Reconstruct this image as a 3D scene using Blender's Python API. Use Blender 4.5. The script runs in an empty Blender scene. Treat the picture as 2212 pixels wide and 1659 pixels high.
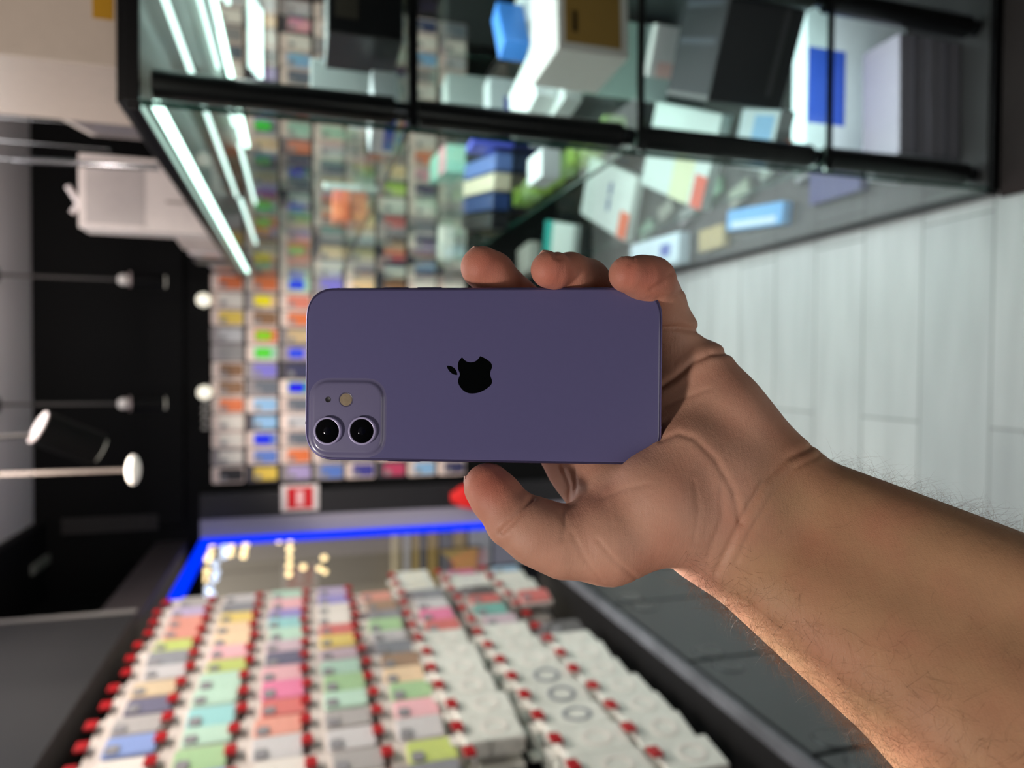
import bpy, bmesh, math, random
import numpy as np
from mathutils import Vector, Matrix

random.seed(7)
S = bpy.context.scene
COL = S.collection
PI = math.pi

# ------------------------------------------------------------------ camera
F = 1534.0                       # focal length in pixels of the 2212 px wide frame
CAM = Vector((0, 0, 1.5))
P_, Y_ = math.radians(16.7), math.radians(1.4)
FW = Vector((-math.sin(Y_) * math.cos(P_), math.cos(Y_) * math.cos(P_), -math.sin(P_)))
RT = Vector((math.cos(Y_), math.sin(Y_), 0))
UP = RT.cross(FW)
cd = bpy.data.cameras.new('camera')
cam = bpy.data.objects.new('camera', cd)
COL.objects.link(cam)
CX, CY, CZ = -UP, RT, -FW        # the phone camera is held sideways
ROT = Matrix((CX, CY, CZ)).transposed()
cam.matrix_world = Matrix.Translation(CAM) @ ROT.to_4x4()
cd.sensor_width = 36
cd.lens = 36 * F / 2212
cd.clip_start = 0.01
cd.dof.use_dof = True
cd.dof.focus_distance = 0.288
cd.dof.aperture_fstop = 6.3
S.camera = cam
S.view_settings.view_transform = 'Standard'
S.view_settings.look = 'None'
S.view_settings.gamma = 1
S.view_settings.use_curve_mapping = False
S.view_settings.exposure = 0.0
S.cycles.max_bounces = 8
S.cycles.transparent_max_bounces = 24
S.cycles.caustics_reflective = False
S.cycles.caustics_refractive = False
S.cycles.sample_clamp_indirect = 4

# ------------------------------------------------------------------ world and lamps
w = bpy.data.worlds.new('world')
S.world = w
w.use_nodes = True
w.node_tree.nodes['Background'].inputs[0].default_value = (0.8, 0.9, 1.0, 1)
w.node_tree.nodes['Background'].inputs[1].default_value = 0.10


def lamp(name, kind, loc, energy, color=(1, 1, 1), size=0.3, size_y=None, target=None, spot=None, blend=0.5):
    l = bpy.data.lights.new(name, kind)
    o = bpy.data.objects.new(name, l)
    COL.objects.link(o)
    o.location = loc
    l.energy = energy
    l.color = color
    if kind == 'AREA':
        l.size = size
        if size_y:
            l.shape = 'RECTANGLE'
            l.size_y = size_y
    else:
        l.shadow_soft_size = size
    if spot:
        l.spot_size = math.radians(spot)
        l.spot_blend = blend
    if target is not None:
        d = Vector(target) - Vector(loc)
        o.rotation_euler = d.to_track_quat('-Z', 'Y').to_euler()
    return o


def camp_w(px, py, d):
    return CAM + (FW + RT * ((829.5 - py) / F) + UP * ((1106 - px) / F)) * d


WARM = (1.0, 0.89, 0.78)
lamp('track_and_fill_spot', 'SPOT', (0.15, 1.3, 2.5), 38, WARM, 0.05, target=(-0.95, 1.9, 1.4), spot=85)
lamp('track_and_fill_spot', 'SPOT', (0.2, 2.0, 2.5), 36, WARM, 0.05, target=(-0.95, 2.3, 1.2), spot=80)
lamp('track_and_fill_spot', 'SPOT', (-0.42, 2.15, 2.5), 92, WARM, 0.05, target=(-0.05, 3.5, 0.75), spot=56)
lamp('track_and_fill_spot', 'SPOT', (1.2, 1.9, 2.5), 75, WARM, 0.05, target=(1.2, 3.5, 1.1), spot=62)
lamp('ceiling_panel_light', 'AREA', (-0.42, -0.2, 2.5), 9.5, (1.0, 0.92, 0.86), 0.14, target=(-0.05, 0.3, 1.4))
lamp('track_and_fill_spot', 'SPOT', (-0.70, 1.65, 1.92), 300, (1.0, 0.94, 0.86), 0.02, target=camp_w(1900, 1540, 0.27), spot=7.5, blend=0.3)
lamp('arm_fill', 'AREA', (-0.25, -0.8, 1.0), 3.2, (1.0, 0.95, 0.9), 0.8, target=(-0.05, 0.3, 1.35))  # unseen fill added low behind the camera to even out hand and arm
lamp('track_and_fill_spot', 'SPOT', (0.5, -0.2, 2.45), 22, WARM, 0.05, target=(0.7, 1.5, 2.0), spot=44)  # unseen spot added to brighten the cream carton
lamp('ceiling_panel_light', 'AREA', (0.0, 2.0, 2.55), 8, (0.9, 0.97, 1.0), 0.5, 1.6, target=(0.0, 2.0, 0))
lamp('floor_fill', 'SPOT', (-0.12, 1.75, 2.52), 55, (0.92, 0.98, 1.0), 0.08, target=(-0.1, 1.75, 0), spot=54, blend=0.9)  # no fitting here: spot added to light the floor
lamp('ceiling_fill', 'AREA', (0.25, 1.95, 2.2), 40, (1, 0.91, 0.86), 0.8, 1.0, target=(0.25, 1.951, 2.6))  # unseen upward light added to brighten the ceiling


# ------------------------------------------------------------------ helpers
def ray(px, py):
    return FW + RT * ((829.5 - py) / F) + UP * ((1106 - px) / F)


def at(px, py, ax, v):
    """the world point a pixel looks at on the plane axis = v"""
    r = ray(px, py)
    return CAM + r * ((v - CAM[ax]) / r[ax])


def camp(px, py, d):
    """camera frame (right, down, forward) in metres"""
    return Vector(((px - 1106) / F * d, (py - 829.5) / F * d, d))


C2W = Matrix.Translation(CAM) @ Matrix((-UP, -RT, FW)).transposed().to_4x4()  # camera frame -> world


def lin(c):
    return tuple(((v / 255) / 12.92 if v <= 10 else ((v / 255 + 0.055) / 1.055) ** 2.4) for v in c)


def mat(name, c=None, rough=0.5, metal=0.0, emit=None, strength=0, coat=0, noise=0.06, nscale=40, spec=0.5,
        tint=False, trans=0.0, ior=1.45):
    m = bpy.data.materials.new(name)
    m.use_nodes = True
    nt = m.node_tree
    b = nt.nodes['Principled BSDF']
    b.inputs['Roughness'].default_value = rough
    b.inputs['Metallic'].default_value = metal
    b.inputs['Specular IOR Level'].default_value = spec
    b.inputs['Coat Weight'].default_value = coat
    b.inputs['Coat Roughness'].default_value = 0.05
    b.inputs['Transmission Weight'].default_value = trans
    b.inputs['IOR'].default_value = ior
    if emit:
        b.inputs['Emission Color'].default_value = (*lin(emit), 1)
        b.inputs['Emission Strength'].default_value = strength
    col = None
    if tint:
        oi = nt.nodes.new('ShaderNodeObjectInfo')
        col = oi.outputs['Color']
    if c is not None or tint:
        nz = nt.nodes.new('ShaderNodeTexNoise')
        nz.inputs['Scale'].default_value = nscale
        tc = nt.nodes.new('ShaderNodeTexCoord')
        nt.links.new(tc.outputs['Object'], nz.inputs['Vector'])
        mr = nt.nodes.new('ShaderNodeMapRange')
        mr.inputs['To Min'].default_value = 1 - noise
        mr.inputs['To Max'].default_value = 1 + noise
        nt.links.new(nz.outputs['Fac'], mr.inputs['Value'])
        mx = nt.nodes.new('ShaderNodeVectorMath')
        mx.operation = 'SCALE'
        if tint:
            nt.links.new(col, mx.inputs[0])
        else:
            mx.inputs[0].default_value = lin(c)
        nt.links.new(mr.outputs[0], mx.inputs['Scale'])
        nt.links.new(mx.outputs[0], b.inputs['Base Color'])
    return m


def glass_mat(name, tintc=(250, 253, 252), fres=1.27, boost=1.0):
    m = bpy.data.materials.new(name)
    m.use_nodes = True
    nt = m.node_tree
    nt.nodes.clear()
    out = nt.nodes.new('ShaderNodeOutputMaterial')
    t = nt.nodes.new('ShaderNodeBsdfTransparent')
    t.inputs[0].default_value = (*lin(tintc), 1)
    g = nt.nodes.new('ShaderNodeBsdfGlossy')
    g.inputs['Roughness'].default_value = 0.02
    f = nt.nodes.new('ShaderNodeFresnel')
    f.inputs['IOR'].default_value = fres
    mx = nt.nodes.new('ShaderNodeMixShader')
    ge = nt.nodes.new('ShaderNodeNewGeometry')     # only the outer faces of the slab mirror
    inv = nt.nodes.new('ShaderNodeMath')
    inv.operation = 'SUBTRACT'
    inv.inputs[0].default_value = 1.0
    nt.links.new(ge.outputs['Backfacing'], inv.inputs[1])
    mul = nt.nodes.new('ShaderNodeMath')
    mul.operation = 'MULTIPLY'
    nt.links.new(inv.outputs[0], mul.inputs[0])
    nt.links.new(f.outputs[0], mul.inputs[1])
    nt.links.new(mul.outputs[0], mx.inputs[0])
    nt.links.new(t.outputs[0], mx.inputs[1])
    nt.links.new(g.outputs[0], mx.inputs[2])
    nt.links.new(mx.outputs[0], out.inputs[0])
    return m


class MB:
    def __init__(self):
        self.bm = bmesh.new()

    def box(self, lo, hi, bev=0.0, rz=0.0, M=None):
        lo, hi = Vector(lo), Vector(hi)
        c, s = (lo + hi) / 2, (hi - lo)
        T = Matrix.Translation(c) @ Matrix.Rotation(rz, 4, 'Z')
        r = bmesh.ops.create_cube(self.bm, size=1)
        vs = r['verts']
        for v in vs:
            v.co = Vector((v.co.x * s.x, v.co.y * s.y, v.co.z * s.z))
        if bev > 0:
            es = list({e for v in vs for e in v.link_edges})
            rb = bmesh.ops.bevel(self.bm, geom=es, offset=bev, segments=2, affect='EDGES', profile=0.5)
            vs = list({v for f in rb['faces'] for v in f.verts} | {v for v in vs if v.is_valid})
        for v in vs:
            v.co = T @ v.co
            if M is not None:
                v.co = M @ v.co
        return self

    def cyl(self, a, b, r, r2=None, n=24, cap=True):
        a, b = Vector(a), Vector(b)
        d = b - a
        q = d.to_track_quat('Z', 'Y').to_matrix().to_4x4()
        M = Matrix.Translation((a + b) / 2) @ q
        bmesh.ops.create_cone(self.bm, cap_ends=cap, segments=n, radius1=r, radius2=r if r2 is None else r2,
                              depth=d.length, matrix=M)
        return self

    def sphere(self, c, r, sc=(1, 1, 1), n=16):
        M = Matrix.Translation(Vector(c)) @ Matrix.Diagonal((*sc, 1))
        bmesh.ops.create_uvsphere(self.bm, u_segments=n, v_segments=n // 2 + 2, radius=r, matrix=M)
        return self

    def loops(self, L, cap0=True, cap1=True):
        rows = [[self.bm.verts.new(p) for p in l] for l in L]
        n = len(rows[0])
        for a, b in zip(rows, rows[1:]):
            for i in range(n):
                self.bm.faces.new((a[i], a[(i + 1) % n], b[(i + 1) % n], b[i]))
        if cap0:
            self.bm.faces.new(rows[0][::-1])
        if cap1:
            self.bm.faces.new(rows[-1])
        return self

    def mesh(self, name, smooth=False):
        bmesh.ops.recalc_face_normals(self.bm, faces=self.bm.faces)
        me = bpy.data.meshes.new(name)
        self.bm.to_mesh(me)
        self.bm.free()
        if smooth:
            me.shade_smooth()
            try:
                me.set_sharp_from_angle(angle=math.radians(35))
            except Exception:
                pass
        return me

    def build(self, name, m, parent=None, smooth=False, color=None, M=None):
        me = self.mesh(name, smooth)
        me.materials.append(m)
        return link(name, me, parent, color, M)


def link(name, data, parent=None, color=None, M=None):
    o = bpy.data.objects.new(name, data)
    COL.objects.link(o)
    if parent is not None:
        o.parent = parent
    if M is not None:
        o.matrix_world = M
    if color is not None:
        o.color = (*lin(color), 1)
    return o


def tag(o, label=None, cat=None, group=None, kind=None):
    if label:
        o['label'] = label
    if cat:
        o['category'] = cat
    if group:
        o['group'] = group
    if kind:
        o['kind'] = kind
    return o


def empty(name, loc=(0, 0, 0), rz=0.0):
    o = bpy.data.objects.new(name, None)
    COL.objects.link(o)
    o.location = loc
    o.rotation_euler = (0, 0, rz)
    o.empty_display_size = 0.05
    return o


def copy_tree(o, parent=None):
    c = o.copy()
    COL.objects.link(c)
    c.parent = parent
    for ch in list(o.children):
        copy_tree(ch, c)
    return c


def rrect(w, h, r, n=10, inset=0.0, z=0.0, p=2.35):
    """rounded rectangle loop with soft corners, centred on the origin"""
    w2, h2, r2 = w / 2 - inset, h / 2 - inset, max(r - inset, 1e-5)
    pts = []
    for cx, cy, a0 in ((1, 1, 0), (-1, 1, 90), (-1, -1, 180), (1, -1, 270)):
        for i in range(n + 1):
            a = math.radians(a0 + 90 * i / n)
            ca, sa = math.cos(a), math.sin(a)
            e = 2 / p
            x = math.copysign(abs(ca) ** e, ca)
            y = math.copysign(abs(sa) ** e, sa)
            pts.append(Vector((cx * (w2 - r2) + x * r2, cy * (h2 - r2) + y * r2, z)))
    return pts


# ------------------------------------------------------------------ materials
M_black = mat('black_paint', (6, 6, 7), 0.7, spec=0.15)
M_blackgloss = mat('black_metal', (12, 12, 14), 0.3)
M_charcoal = mat('charcoal_laminate', (50, 53, 55), 0.35, noise=0.1, nscale=6)
M_ceil = mat('ceiling_paint', (172, 168, 170), 0.8, noise=0.02, nscale=3)
M_wallgrey = mat('grey_wall_paint', (120, 128, 128), 0.7, noise=0.05, nscale=4)
M_tint = mat('coloured_plastic', tint=True, rough=0.35, noise=0.05, nscale=60)
M_card = mat('white_card', tint=True, rough=0.4, noise=0.08, nscale=90)
M_chrome = mat('chrome', (200, 200, 202), 0.2, metal=1.0, noise=0.02)
M_glass = glass_mat('showcase_glass')
M_shelfglass = glass_mat('shelf_glass', (244, 252, 248))
M_glassedge = mat('green_glass_edge', (16, 62, 52), 0.15, noise=0.1)
M_led = mat('white_led', (255, 255, 255), 0.4, emit=(214, 255, 240), strength=5)
M_ledimage = mat('reflected_led', (255, 255, 255), 0.4, emit=(214, 246, 238), strength=1.9)
M_blueled = mat('blue_led', (0, 0, 20), 0.9, emit=(0, 50, 255), strength=1.25, spec=0.0)
M_bulb = mat('warm_bulb', (255, 230, 190), 0.4, emit=(255, 226, 160), strength=2.6)
M_coolbulb = mat('cool_bulb', (220, 235, 255), 0.4, emit=(214, 230, 255), strength=1.6)
M_lens = mat('lamp_lens', (250, 246, 235), 0.3, emit=(255, 246, 230), strength=0.7)


def floor_tone():
    m = bpy.data.materials.new('grey_plank_tile')
    m.use_nodes = True
    nt = m.node_tree
    b = nt.nodes['Principled BSDF']
    tc = nt.nodes.new('ShaderNodeTexCoord')
    mp = nt.nodes.new('ShaderNodeMapping')
    mp.inputs['Location'].default_value = (0.13, -0.076, 0)
    br = nt.nodes.new('ShaderNodeTexBrick')
    br.inputs['Scale'].default_value = 1
    br.inputs['Brick Width'].default_value = 0.78
    br.inputs['Row Height'].default_value = 0.192
    br.inputs['Mortar Size'].default_value = 0.0028
    br.inputs['Mortar Smooth'].default_value = 0.3
    br.inputs['Color1'].default_value = (*lin((196, 200, 198)), 1)
    br.inputs['Color2'].default_value = (*lin((182, 187, 186)), 1)
    br.inputs['Mortar'].default_value = (*lin((138, 140, 138)), 1)
    br.offset = 0.37
    br.offset_frequency = 2
    nz = nt.nodes.new('ShaderNodeTexNoise')
    nz.inputs['Scale'].default_value = 5
    nz.inputs['Detail'].default_value = 5
    mp2 = nt.nodes.new('ShaderNodeMapping')
    mp2.inputs['Scale'].default_value = (0.5, 4, 1)
    mx = nt.nodes.new('ShaderNodeMix')
    mx.data_type = 'RGBA'
    mx.blend_type = 'MULTIPLY'
    mx.inputs['Factor'].default_value = 0.35
    nt.links.new(tc.outputs['Object'], mp.inputs[0])
    nt.links.new(tc.outputs['Object'], mp2.inputs[0])
    nt.links.new(mp.outputs[0], br.inputs['Vector'])
    nt.links.new(mp2.outputs[0], nz.inputs['Vector'])
    nt.links.new(br.outputs['Color'], mx.inputs['A'])
    nt.links.new(nz.outputs['Fac'], mx.inputs['B'])
    nt.links.new(mx.outputs['Result'], b.inputs['Base Color'])
    b.inputs['Roughness'].default_value = 0.38
    return m


# ------------------------------------------------------------------ the room
def structure(name, lo, hi, m, bev=0.0, label=None):
    o = MB().box(lo, hi, bev).build(name, m)
    tag(o, label, kind='structure')
    return o


YE = 3.52                        # end wall
structure('floor', (-4.5, -2.0, -0.05), (3.0, 8.0, 0.0), floor_tone())
structure('ceiling', (-0.98, -2.0, 2.6), (3.0, YE, 2.66), M_ceil)
structure('wall_end', (-0.72, YE, 0.0), (3.0, YE + 0.1, 2.6), M_black)
structure('wall_right', (2.2, -2.0, 0.0), (2.3, YE, 2.6), M_wallgrey)
structure('wall_rear', (-1.2, -2.1, 0.0), (3.0, -2.0, 2.6), mat('dim_rear_wall', (70, 68, 72), 0.7))
structure('wall_left', (-1.12, -2.0, 0.0), (-1.02, 2.62, 2.6), M_black)
# fascia over the hanging packs, its recess and the beam above the lit window
structure('trim_1', (-1.02, -0.5, 1.985), (-0.77, 2.45, 2.6), mat('dark_fascia', (30, 29, 31), 0.6))
structure('trim_2', (-1.12, 2.62, 1.985), (-1.02, YE + 0.1, 2.6), M_black)
structure('trim_3', (-1.02, 2.452, 1.985), (-0.80, YE, 2.12), mat('dark_beam', (52, 46, 48), 0.5), 0.006)
structure('trim_4', (-0.80, YE - 0.045, 0.0), (-0.70, YE + 0.1, 1.93),
          mat('pale_window_reveal', (150, 146, 160), 0.5))
structure('trim_5', (-0.70, YE - 0.05, 0.0), (-0.585, YE, 1.93), mat('sign_column', (30, 29, 33), 0.5))
structure('trim_7', (-1.02, 2.452, 2.55), (-0.69, YE, 2.6), M_black)
structure('trim_8', (-1.12, -2.0, 2.55), (-1.02, YE, 2.6), M_black)
structure('trim_9', (-1.12, YE, 1.93), (-0.72, YE + 0.1, 2.6), M_black)
structure('trim_10', (-0.772, 2.43, 1.985), (-0.765, 2.452, 2.56), mat('seam_strip', (118, 114, 112), 0.5))
structure('trim_6', (-0.72, YE - 0.02, 2.0), (2.2, YE, 2.15), M_black)
# window framed in blue light
win = MB().box((-0.815, 2.64, 0.6), (-0.805, YE - 0.05, 1.88)).build('window_1', glass_mat('window_glass', (250, 250, 252)))
tag(win, kind='structure')
led = MB().box((-0.815, 2.62, 1.885), (-0.785, YE - 0.02, 1.925)).box((-0.815, YE - 0.075, 0.35), (-0.785, YE - 0.035, 1.89))
tag(led.build('led_strip', M_blueled), 'blue glowing light strip edging the window beside the left display', 'light strip')
structure('wall_outer', (-1.12, 2.64, 0.0), (-1.02, YE, 0.6), M_black)

# what is seen through the window: a lit shop front across the passage
YO = 5.0
structure('wall_far', (-4.5, YO, 0.0), (-0.5, YO + 0.1, 3.4), mat('passage_wall', (128, 122, 110), 0.7))
structure('wall_passage', (-4.6, 0.0, 0.0), (-4.5, YO, 3.4), mat('passage_side_wall', (110, 108, 112), 0.7))
lamp('passage_light', 'AREA', (-2.4, 3.9, 3.0), 85, (1, 0.95, 0.88), 1.0, target=(-2.2, 6.0, 1.0))
bands = [(848, 866, (196, 184, 150)), (872, 884, (212, 210, 205)), (890, 905, (190, 168, 110)), (908, 918, (120, 122, 126)),
         (922, 944, (186, 160, 96)), (950, 975, (126, 128, 134)), (978, 1004, (192, 168, 108)),
         (1012, 1058, (190, 196, 204)), (1064, 1110, (168, 170, 190))]
names = ['cream', 'white', 'thin gold', 'grey', 'gold', 'steel grey', 'ochre', 'pale blue-grey', 'lilac-grey', 'bright white']
for (a, b, c), nm in zip(bands, names):
    pa, pb = at(a, 1190, 1, YO - 0.1), at(b, 1190, 1, YO - 0.1)
    o = MB().box((-2.6, YO - 0.14, pb.z), (-0.9, YO - 0.02, pa.z), 0.004).build(
        'sign_board', mat('painted_board', c, 0.5))
    tag(o, f'{nm} horizontal board on the shop front seen through the blue-lit window', 'board',
        'boards of the shop front beyond the window')


structure('ceiling_passage', (-4.6, -0.5, 3.4), (-1.12, YO + 0.1, 3.46), M_ceil)


SN = [0]


def bulb_string(pts, m, label, r=0.02):
    SN[0] += 1
    yo = YO - 0.25 - 0.07 * SN[0]
    c = at(*pts[0], 1, yo)
    root = empty('light_string', (c.x, c.y, 3.4))
    tag(root, label, 'light string')
    b = MB()
    prev = Vector((0, 0, 0))
    for k, (px, py) in enumerate(pts):
        q = at(px, py, 1, yo) - Vector((c.x, c.y, 3.4))
        b.cyl(prev, q, 0.002, n=6)
        prev = q
        MB().sphere(q, random.uniform(0.85, 1.15) * r).build('bulb', m, root, True)
    b.build('cable', M_black, root)


bulb_string([(603, 1168), (627, 1168), (626, 1186), (626, 1204), (625, 1222), (624, 1240)], M_bulb,
            'row of warm round bulbs in a straight line beyond the window')
bulb_string([(533, 1166), (531, 1176), (528, 1188), (526, 1200)], M_bulb, 'short tight cluster of yellow bulbs beyond the window')
bulb_string([(458, 1180), (455, 1196), (450, 1208), (446, 1235), (442, 1252)], M_bulb, 'warm bulbs close to the corner of the blue light strip')
bulb_string([(500, 1182), (497, 1196)], M_bulb, 'pair of warm bulbs between the yellow cluster and the cool ones')
bulb_string([(655, 1225), (690, 1228), (702, 1235), (700, 1205)], M_bulb, 'faint loose bulbs lowest beyond the window', 0.016)
bulb_string([(488, 1168), (486, 1184), (484, 1200), (466, 1218), (468, 1236), (464, 1250), (452, 1272), (458, 1284), (440, 1290)],
            M_coolbulb, 'string of cool white bulbs sloping beside the blue light strip', 0.021)
# red hanging pennant on the shop front
o = MB()
a = at(985, 1180, 1, YO - 0.152)
o.loops([[a + Vector((-.02, 0, 0.12)), a + Vector((-.02, 0.01, 0.12)), a + Vector((-.02, 0.01, -0.16)), a + Vector((-.02, 0, -0.16))],
         [a + Vector((-.22, 0, -0.1)), a + Vector((-.22, 0.01, -0.1)), a + Vector((-.22, 0.01, -0.14)), a + Vector((-.22, 0, -0.14))]])
tag(o.build('pennant', mat('ochre_cloth', (214, 186, 118), 0.7)), 'ochre triangular pennant hanging outside beyond the window', 'pennant')

# red price sign on the dark column
p = at(648, 1075, 1, YE - 0.052)
sg = empty('wall_sign', p)
tag(sg, 'small square red and white sign on the dark column beside the packs', 'sign')
MB().box((-0.062, -0.004, -0.085), (0.062, 0.0, 0.085), 0.001).build('sign_back', mat('sign_white', (225, 215, 216), 0.4), sg)
MB().box((-0.05, -0.007, -0.058), (0.05, -0.0042, 0.058)).build('sign_panel', mat('sign_red', (205, 28, 40), 0.4), sg)
MB().box((-0.034, -0.009, -0.016), (0.034, -0.0072, 0.016)).build('sign_lettering', mat('sign_print', (240, 190, 195), 0.5), sg)
# red fabric bag behind the thumb
p = at(1012, 1072, 1, YE - 0.09)
bg = MB()
bg.loops([rrect(0.13, 0.05, 0.02, 5, 0, -0.09), rrect(0.135, 0.06, 0.022, 5, 0, -0.03), rrect(0.10, 0.05, 0.02, 5, 0, 0.04),
          rrect(0.04, 0.02, 0.008, 5, 0, 0.09)])
bo = bg.build('cloth_bag', mat('red_cloth', (225, 30, 28), 0.6), smooth=True)
bo.location = p
tag(bo, 'red cone-shaped cloth bag hanging low on the dark column behind the thumb', 'bag')

# ------------------------------------------------------------------ hanging packs
PW, PH, PD = 0.088, 0.142, 0.012


def make_pack(full=False):
    """front faces -y, origin at the hang hole on top"""
    root = empty('phone_case_pack')
    b = MB()
    b.loops([[Vector((v.x, -PD / 2, v.y - PH / 2)) for v in rrect(PW, PH, 0.012, 4)],
             [Vector((v.x, PD / 2, v.y - PH / 2)) for v in rrect(PW, PH, 0.012, 4)]])
    b.build('card', M_card, root)
    c = MB()
    h = 0.102 if not full else 0.11
    c.loops([[Vector((v.x, -PD / 2 - 0.006, v.y - PH + 0.006 + h / 2)) for v in rrect(0.068, h, 0.011, 4, 0.002)],
             [Vector((v.x, -PD / 2 - 0.004, v.y - PH + 0.006 + h / 2)) for v in rrect(0.068, h, 0.011, 4)],
             [Vector((v.x, -PD / 2 + 0.001, v.y - PH + 0.006 + h / 2)) for v in rrect(0.068, h, 0.011, 4)]])
    cs = c.build('phone_case', M_tint, root)
    m = MB()
    z0 = -PH + 0.006 + h - 0.019
    m.loops([[Vector((v.x - 0.016, -PD / 2 - 0.0085, v.y + z0)) for v in rrect(0.026, 0.026, 0.007, 3)],
             [Vector((v.x - 0.016, -PD / 2 - 0.005, v.y + z0)) for v in rrect(0.026, 0.026, 0.007, 3)]])
    m.build('camera_cutout', mat('dark_cutout', (142, 140, 144), 0.4), cs)
    return root


def make_box_pack():
    root = empty('accessory_box')
    MB().box((-0.046, -0.015, -0.125), (0.046, 0.015, 0.0), 0.004).build('carton', M_card, root)
    b = MB()
    n = 28
    o_ = [[Vector((r * math.cos(2 * PI * i / n), y, -0.07 + r * 1.05 * math.sin(2 * PI * i / n))) for i in range(n)]
          for r, y in ((0.019, -0.0149), (0.019, -0.0162), (0.027, -0.0162), (0.027, -0.0149))]
    b.loops(o_, False, False)
    b.build('printed_ring', M_tint, root)
    MB().box((-0.016, -0.0012, -0.002), (0.016, 0.0012, 0.022)).build('hang_tab', M_card, root)
    return root


def make_hook():
    """rod along -y from the wall, origin at the wall"""
    root = empty('display_hook')
    MB().cyl((0, 0, 0), (0, -1, 0), 0.003, n=8).build('rod', M_chrome, root)
    return root


def colour_pack(o, card, case, MUTE=0.0):
    for ch in o.children:
        k = ch.name.split('.')[0]
        if k in ('card', 'carton', 'hang_tab'):
            ch.color = (*lin(card), 1)
        if k in ('phone_case', 'printed_ring'):
            ch.color = (*lin(tuple(v * (1 - MUTE) + m_ * MUTE for v, m_ in zip(case, (222, 214, 208)))), 1)


PAL = {
    'lilac': (168, 150, 205), 'coral': (222, 120, 100), 'lime': (178, 205, 70), 'grey': (140, 138, 140), 'white': (232, 226, 218),
    'tan': (205, 176, 130), 'navy': (44, 46, 84), 'blue': (80, 118, 205), 'magenta': (190, 50, 110), 'purple': (120, 92, 160),
    'yellow': (236, 200, 70), 'peach': (240, 200, 150), 'pink': (238, 160, 175), 'mint': (160, 215, 190), 'aqua': (110, 200, 205),
    'green': (130, 190, 120), 'hot pink': (230, 80, 140), 'red': (205, 62, 60), 'orange': (228, 110, 56), 'mauve': (190, 160, 180),
    'black': (34, 34, 38), 'brown': (130, 90, 60), 'cream': (240, 232, 205), 'teal': (60, 150, 140), 'violet': (120, 112, 214),
    'sky blue': (130, 180, 225), 'slate': (90, 98, 112), 'indigo': (52, 50, 140), 'crimson': (190, 50, 90), 'silver': (190, 190, 196),
}
NUM = ['first', 'second', 'third', 'fourth', 'fifth', 'sixth', 'seventh', 'eighth', 'ninth', 'tenth', 'eleventh', 'twelfth',
       'thirteenth', 'fourteenth', 'fifteenth', 'sixteenth', 'seventeenth', 'eighteenth', 'nineteenth', 'twentieth',
       'twenty-first', 'twenty-second', 'twenty-third', 'twenty-fourth', 'twenty-fifth', 'twenty-sixth', 'twenty-seventh',
       'twenty-eighth', 'twenty-ninth', 'thirtieth']

MUTE = 0.38                       # the cases are seen through milky blister plastic
pack0 = make_pack()
box0 = make_box_pack()
used = {'p': False, 'b': False}


def place(kind, loc, rz, card, case, label, cat, group, sc=(1, 1, 1), mute=0.38):
    src = pack0 if kind == 'p' else box0
    o = src if not used[kind] else copy_tree(src)
    used[kind] = True
    o.location = loc
    o.rotation_euler = (0, 0, rz)
    o.scale = sc
    colour_pack(o, card, PAL[case], mute)
    tag(o, label, cat, group)
    return o


def shade(c, v=8):
    k = random.uniform(-v, v)
    return tuple(max(0, min(255, x + k)) for x in c)


# end wall: rows of packs facing the camera
END = [
    # nearest the red sign first; rows from the top
    ['black', 'white', 'white', 'white', 'orange', 'brown', 'brown', 'grey', 'silver', 'yellow', 'white', 'orange', 'silver',
     'lilac', 'white', 'orange', 'grey', 'peach', 'navy', 'slate', 'white', 'silver', 'sky blue', 'white', 'slate', 'grey', 'white', 'silver'],
    ['yellow', 'blue', 'blue', 'sky blue', 'sky blue', 'slate', 'violet', 'mint', 'orange', 'brown', 'peach', 'orange', 'grey',
     'white', 'blue', 'teal', 'crimson', 'peach', 'navy', 'peach', 'slate', 'sky blue', 'white', 'lilac', 'grey', 'white', 'peach', 'silver'],
    ['lilac', 'orange', 'slate', 'silver', 'slate', 'teal', 'navy', 'lilac', 'tan', 'orange', 'coral', 'mint', 'grey', 'brown',
     'lilac', 'green', 'white', 'slate', 'navy', 'orange', 'mint', 'coral', 'white', 'slate', 'sky blue', 'white', 'pink', 'silver'],
    ['blue', 'slate', 'white', 'coral', 'mint', 'navy', 'lilac', 'peach', 'teal', 'grey', 'silver', 'violet', 'white', 'peach',
     'grey', 'coral', 'orange', 'peach', 'slate', 'silver', 'mint', 'peach', 'grey', 'white', 'sky blue', 'slate', 'white', 'grey'],
    ['indigo', 'grey', 'white', 'navy', 'pink', 'mint', 'slate', 'tan', 'peach', 'navy', 'white', 'peach', 'navy', 'tan',
     'silver', 'peach', 'peach', 'white', 'lime', 'slate', 'silver', 'white', 'grey', 'peach', 'slate', 'white', 'silver', 'sky blue'],
    ['crimson', 'white', 'slate', 'mint', 'tan', 'navy', 'white', 'grey', 'silver', 'peach', 'navy', 'brown', 'white', 'red',
     'black', 'red', 'white', 'lime', 'peach', 'slate', 'silver', 'orange', 'white', 'grey', 'navy', 'white', 'silver', 'grey'],
    ['sky blue', 'slate', 'white', 'tan', 'grey', 'navy', 'mint', 'white', 'silver', 'lilac', 'sky blue', 'white', 'navy', 'brown',
     'navy', 'slate', 'white', 'navy', 'pink', 'orange', 'white', 'slate', 'silver', 'white', 'grey', 'sky blue', 'white', 'navy'],
    ['navy', 'white', 'slate', 'tan', 'navy', 'silver', 'white', 'grey', 'slate', 'sky blue', 'white', 'white', 'black', 'white',
     'grey', 'white', 'slate', 'silver', 'white', 'navy', 'white', 'slate', 'pink', 'white', 'grey', 'silver', 'white', 'slate'],
]
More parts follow.
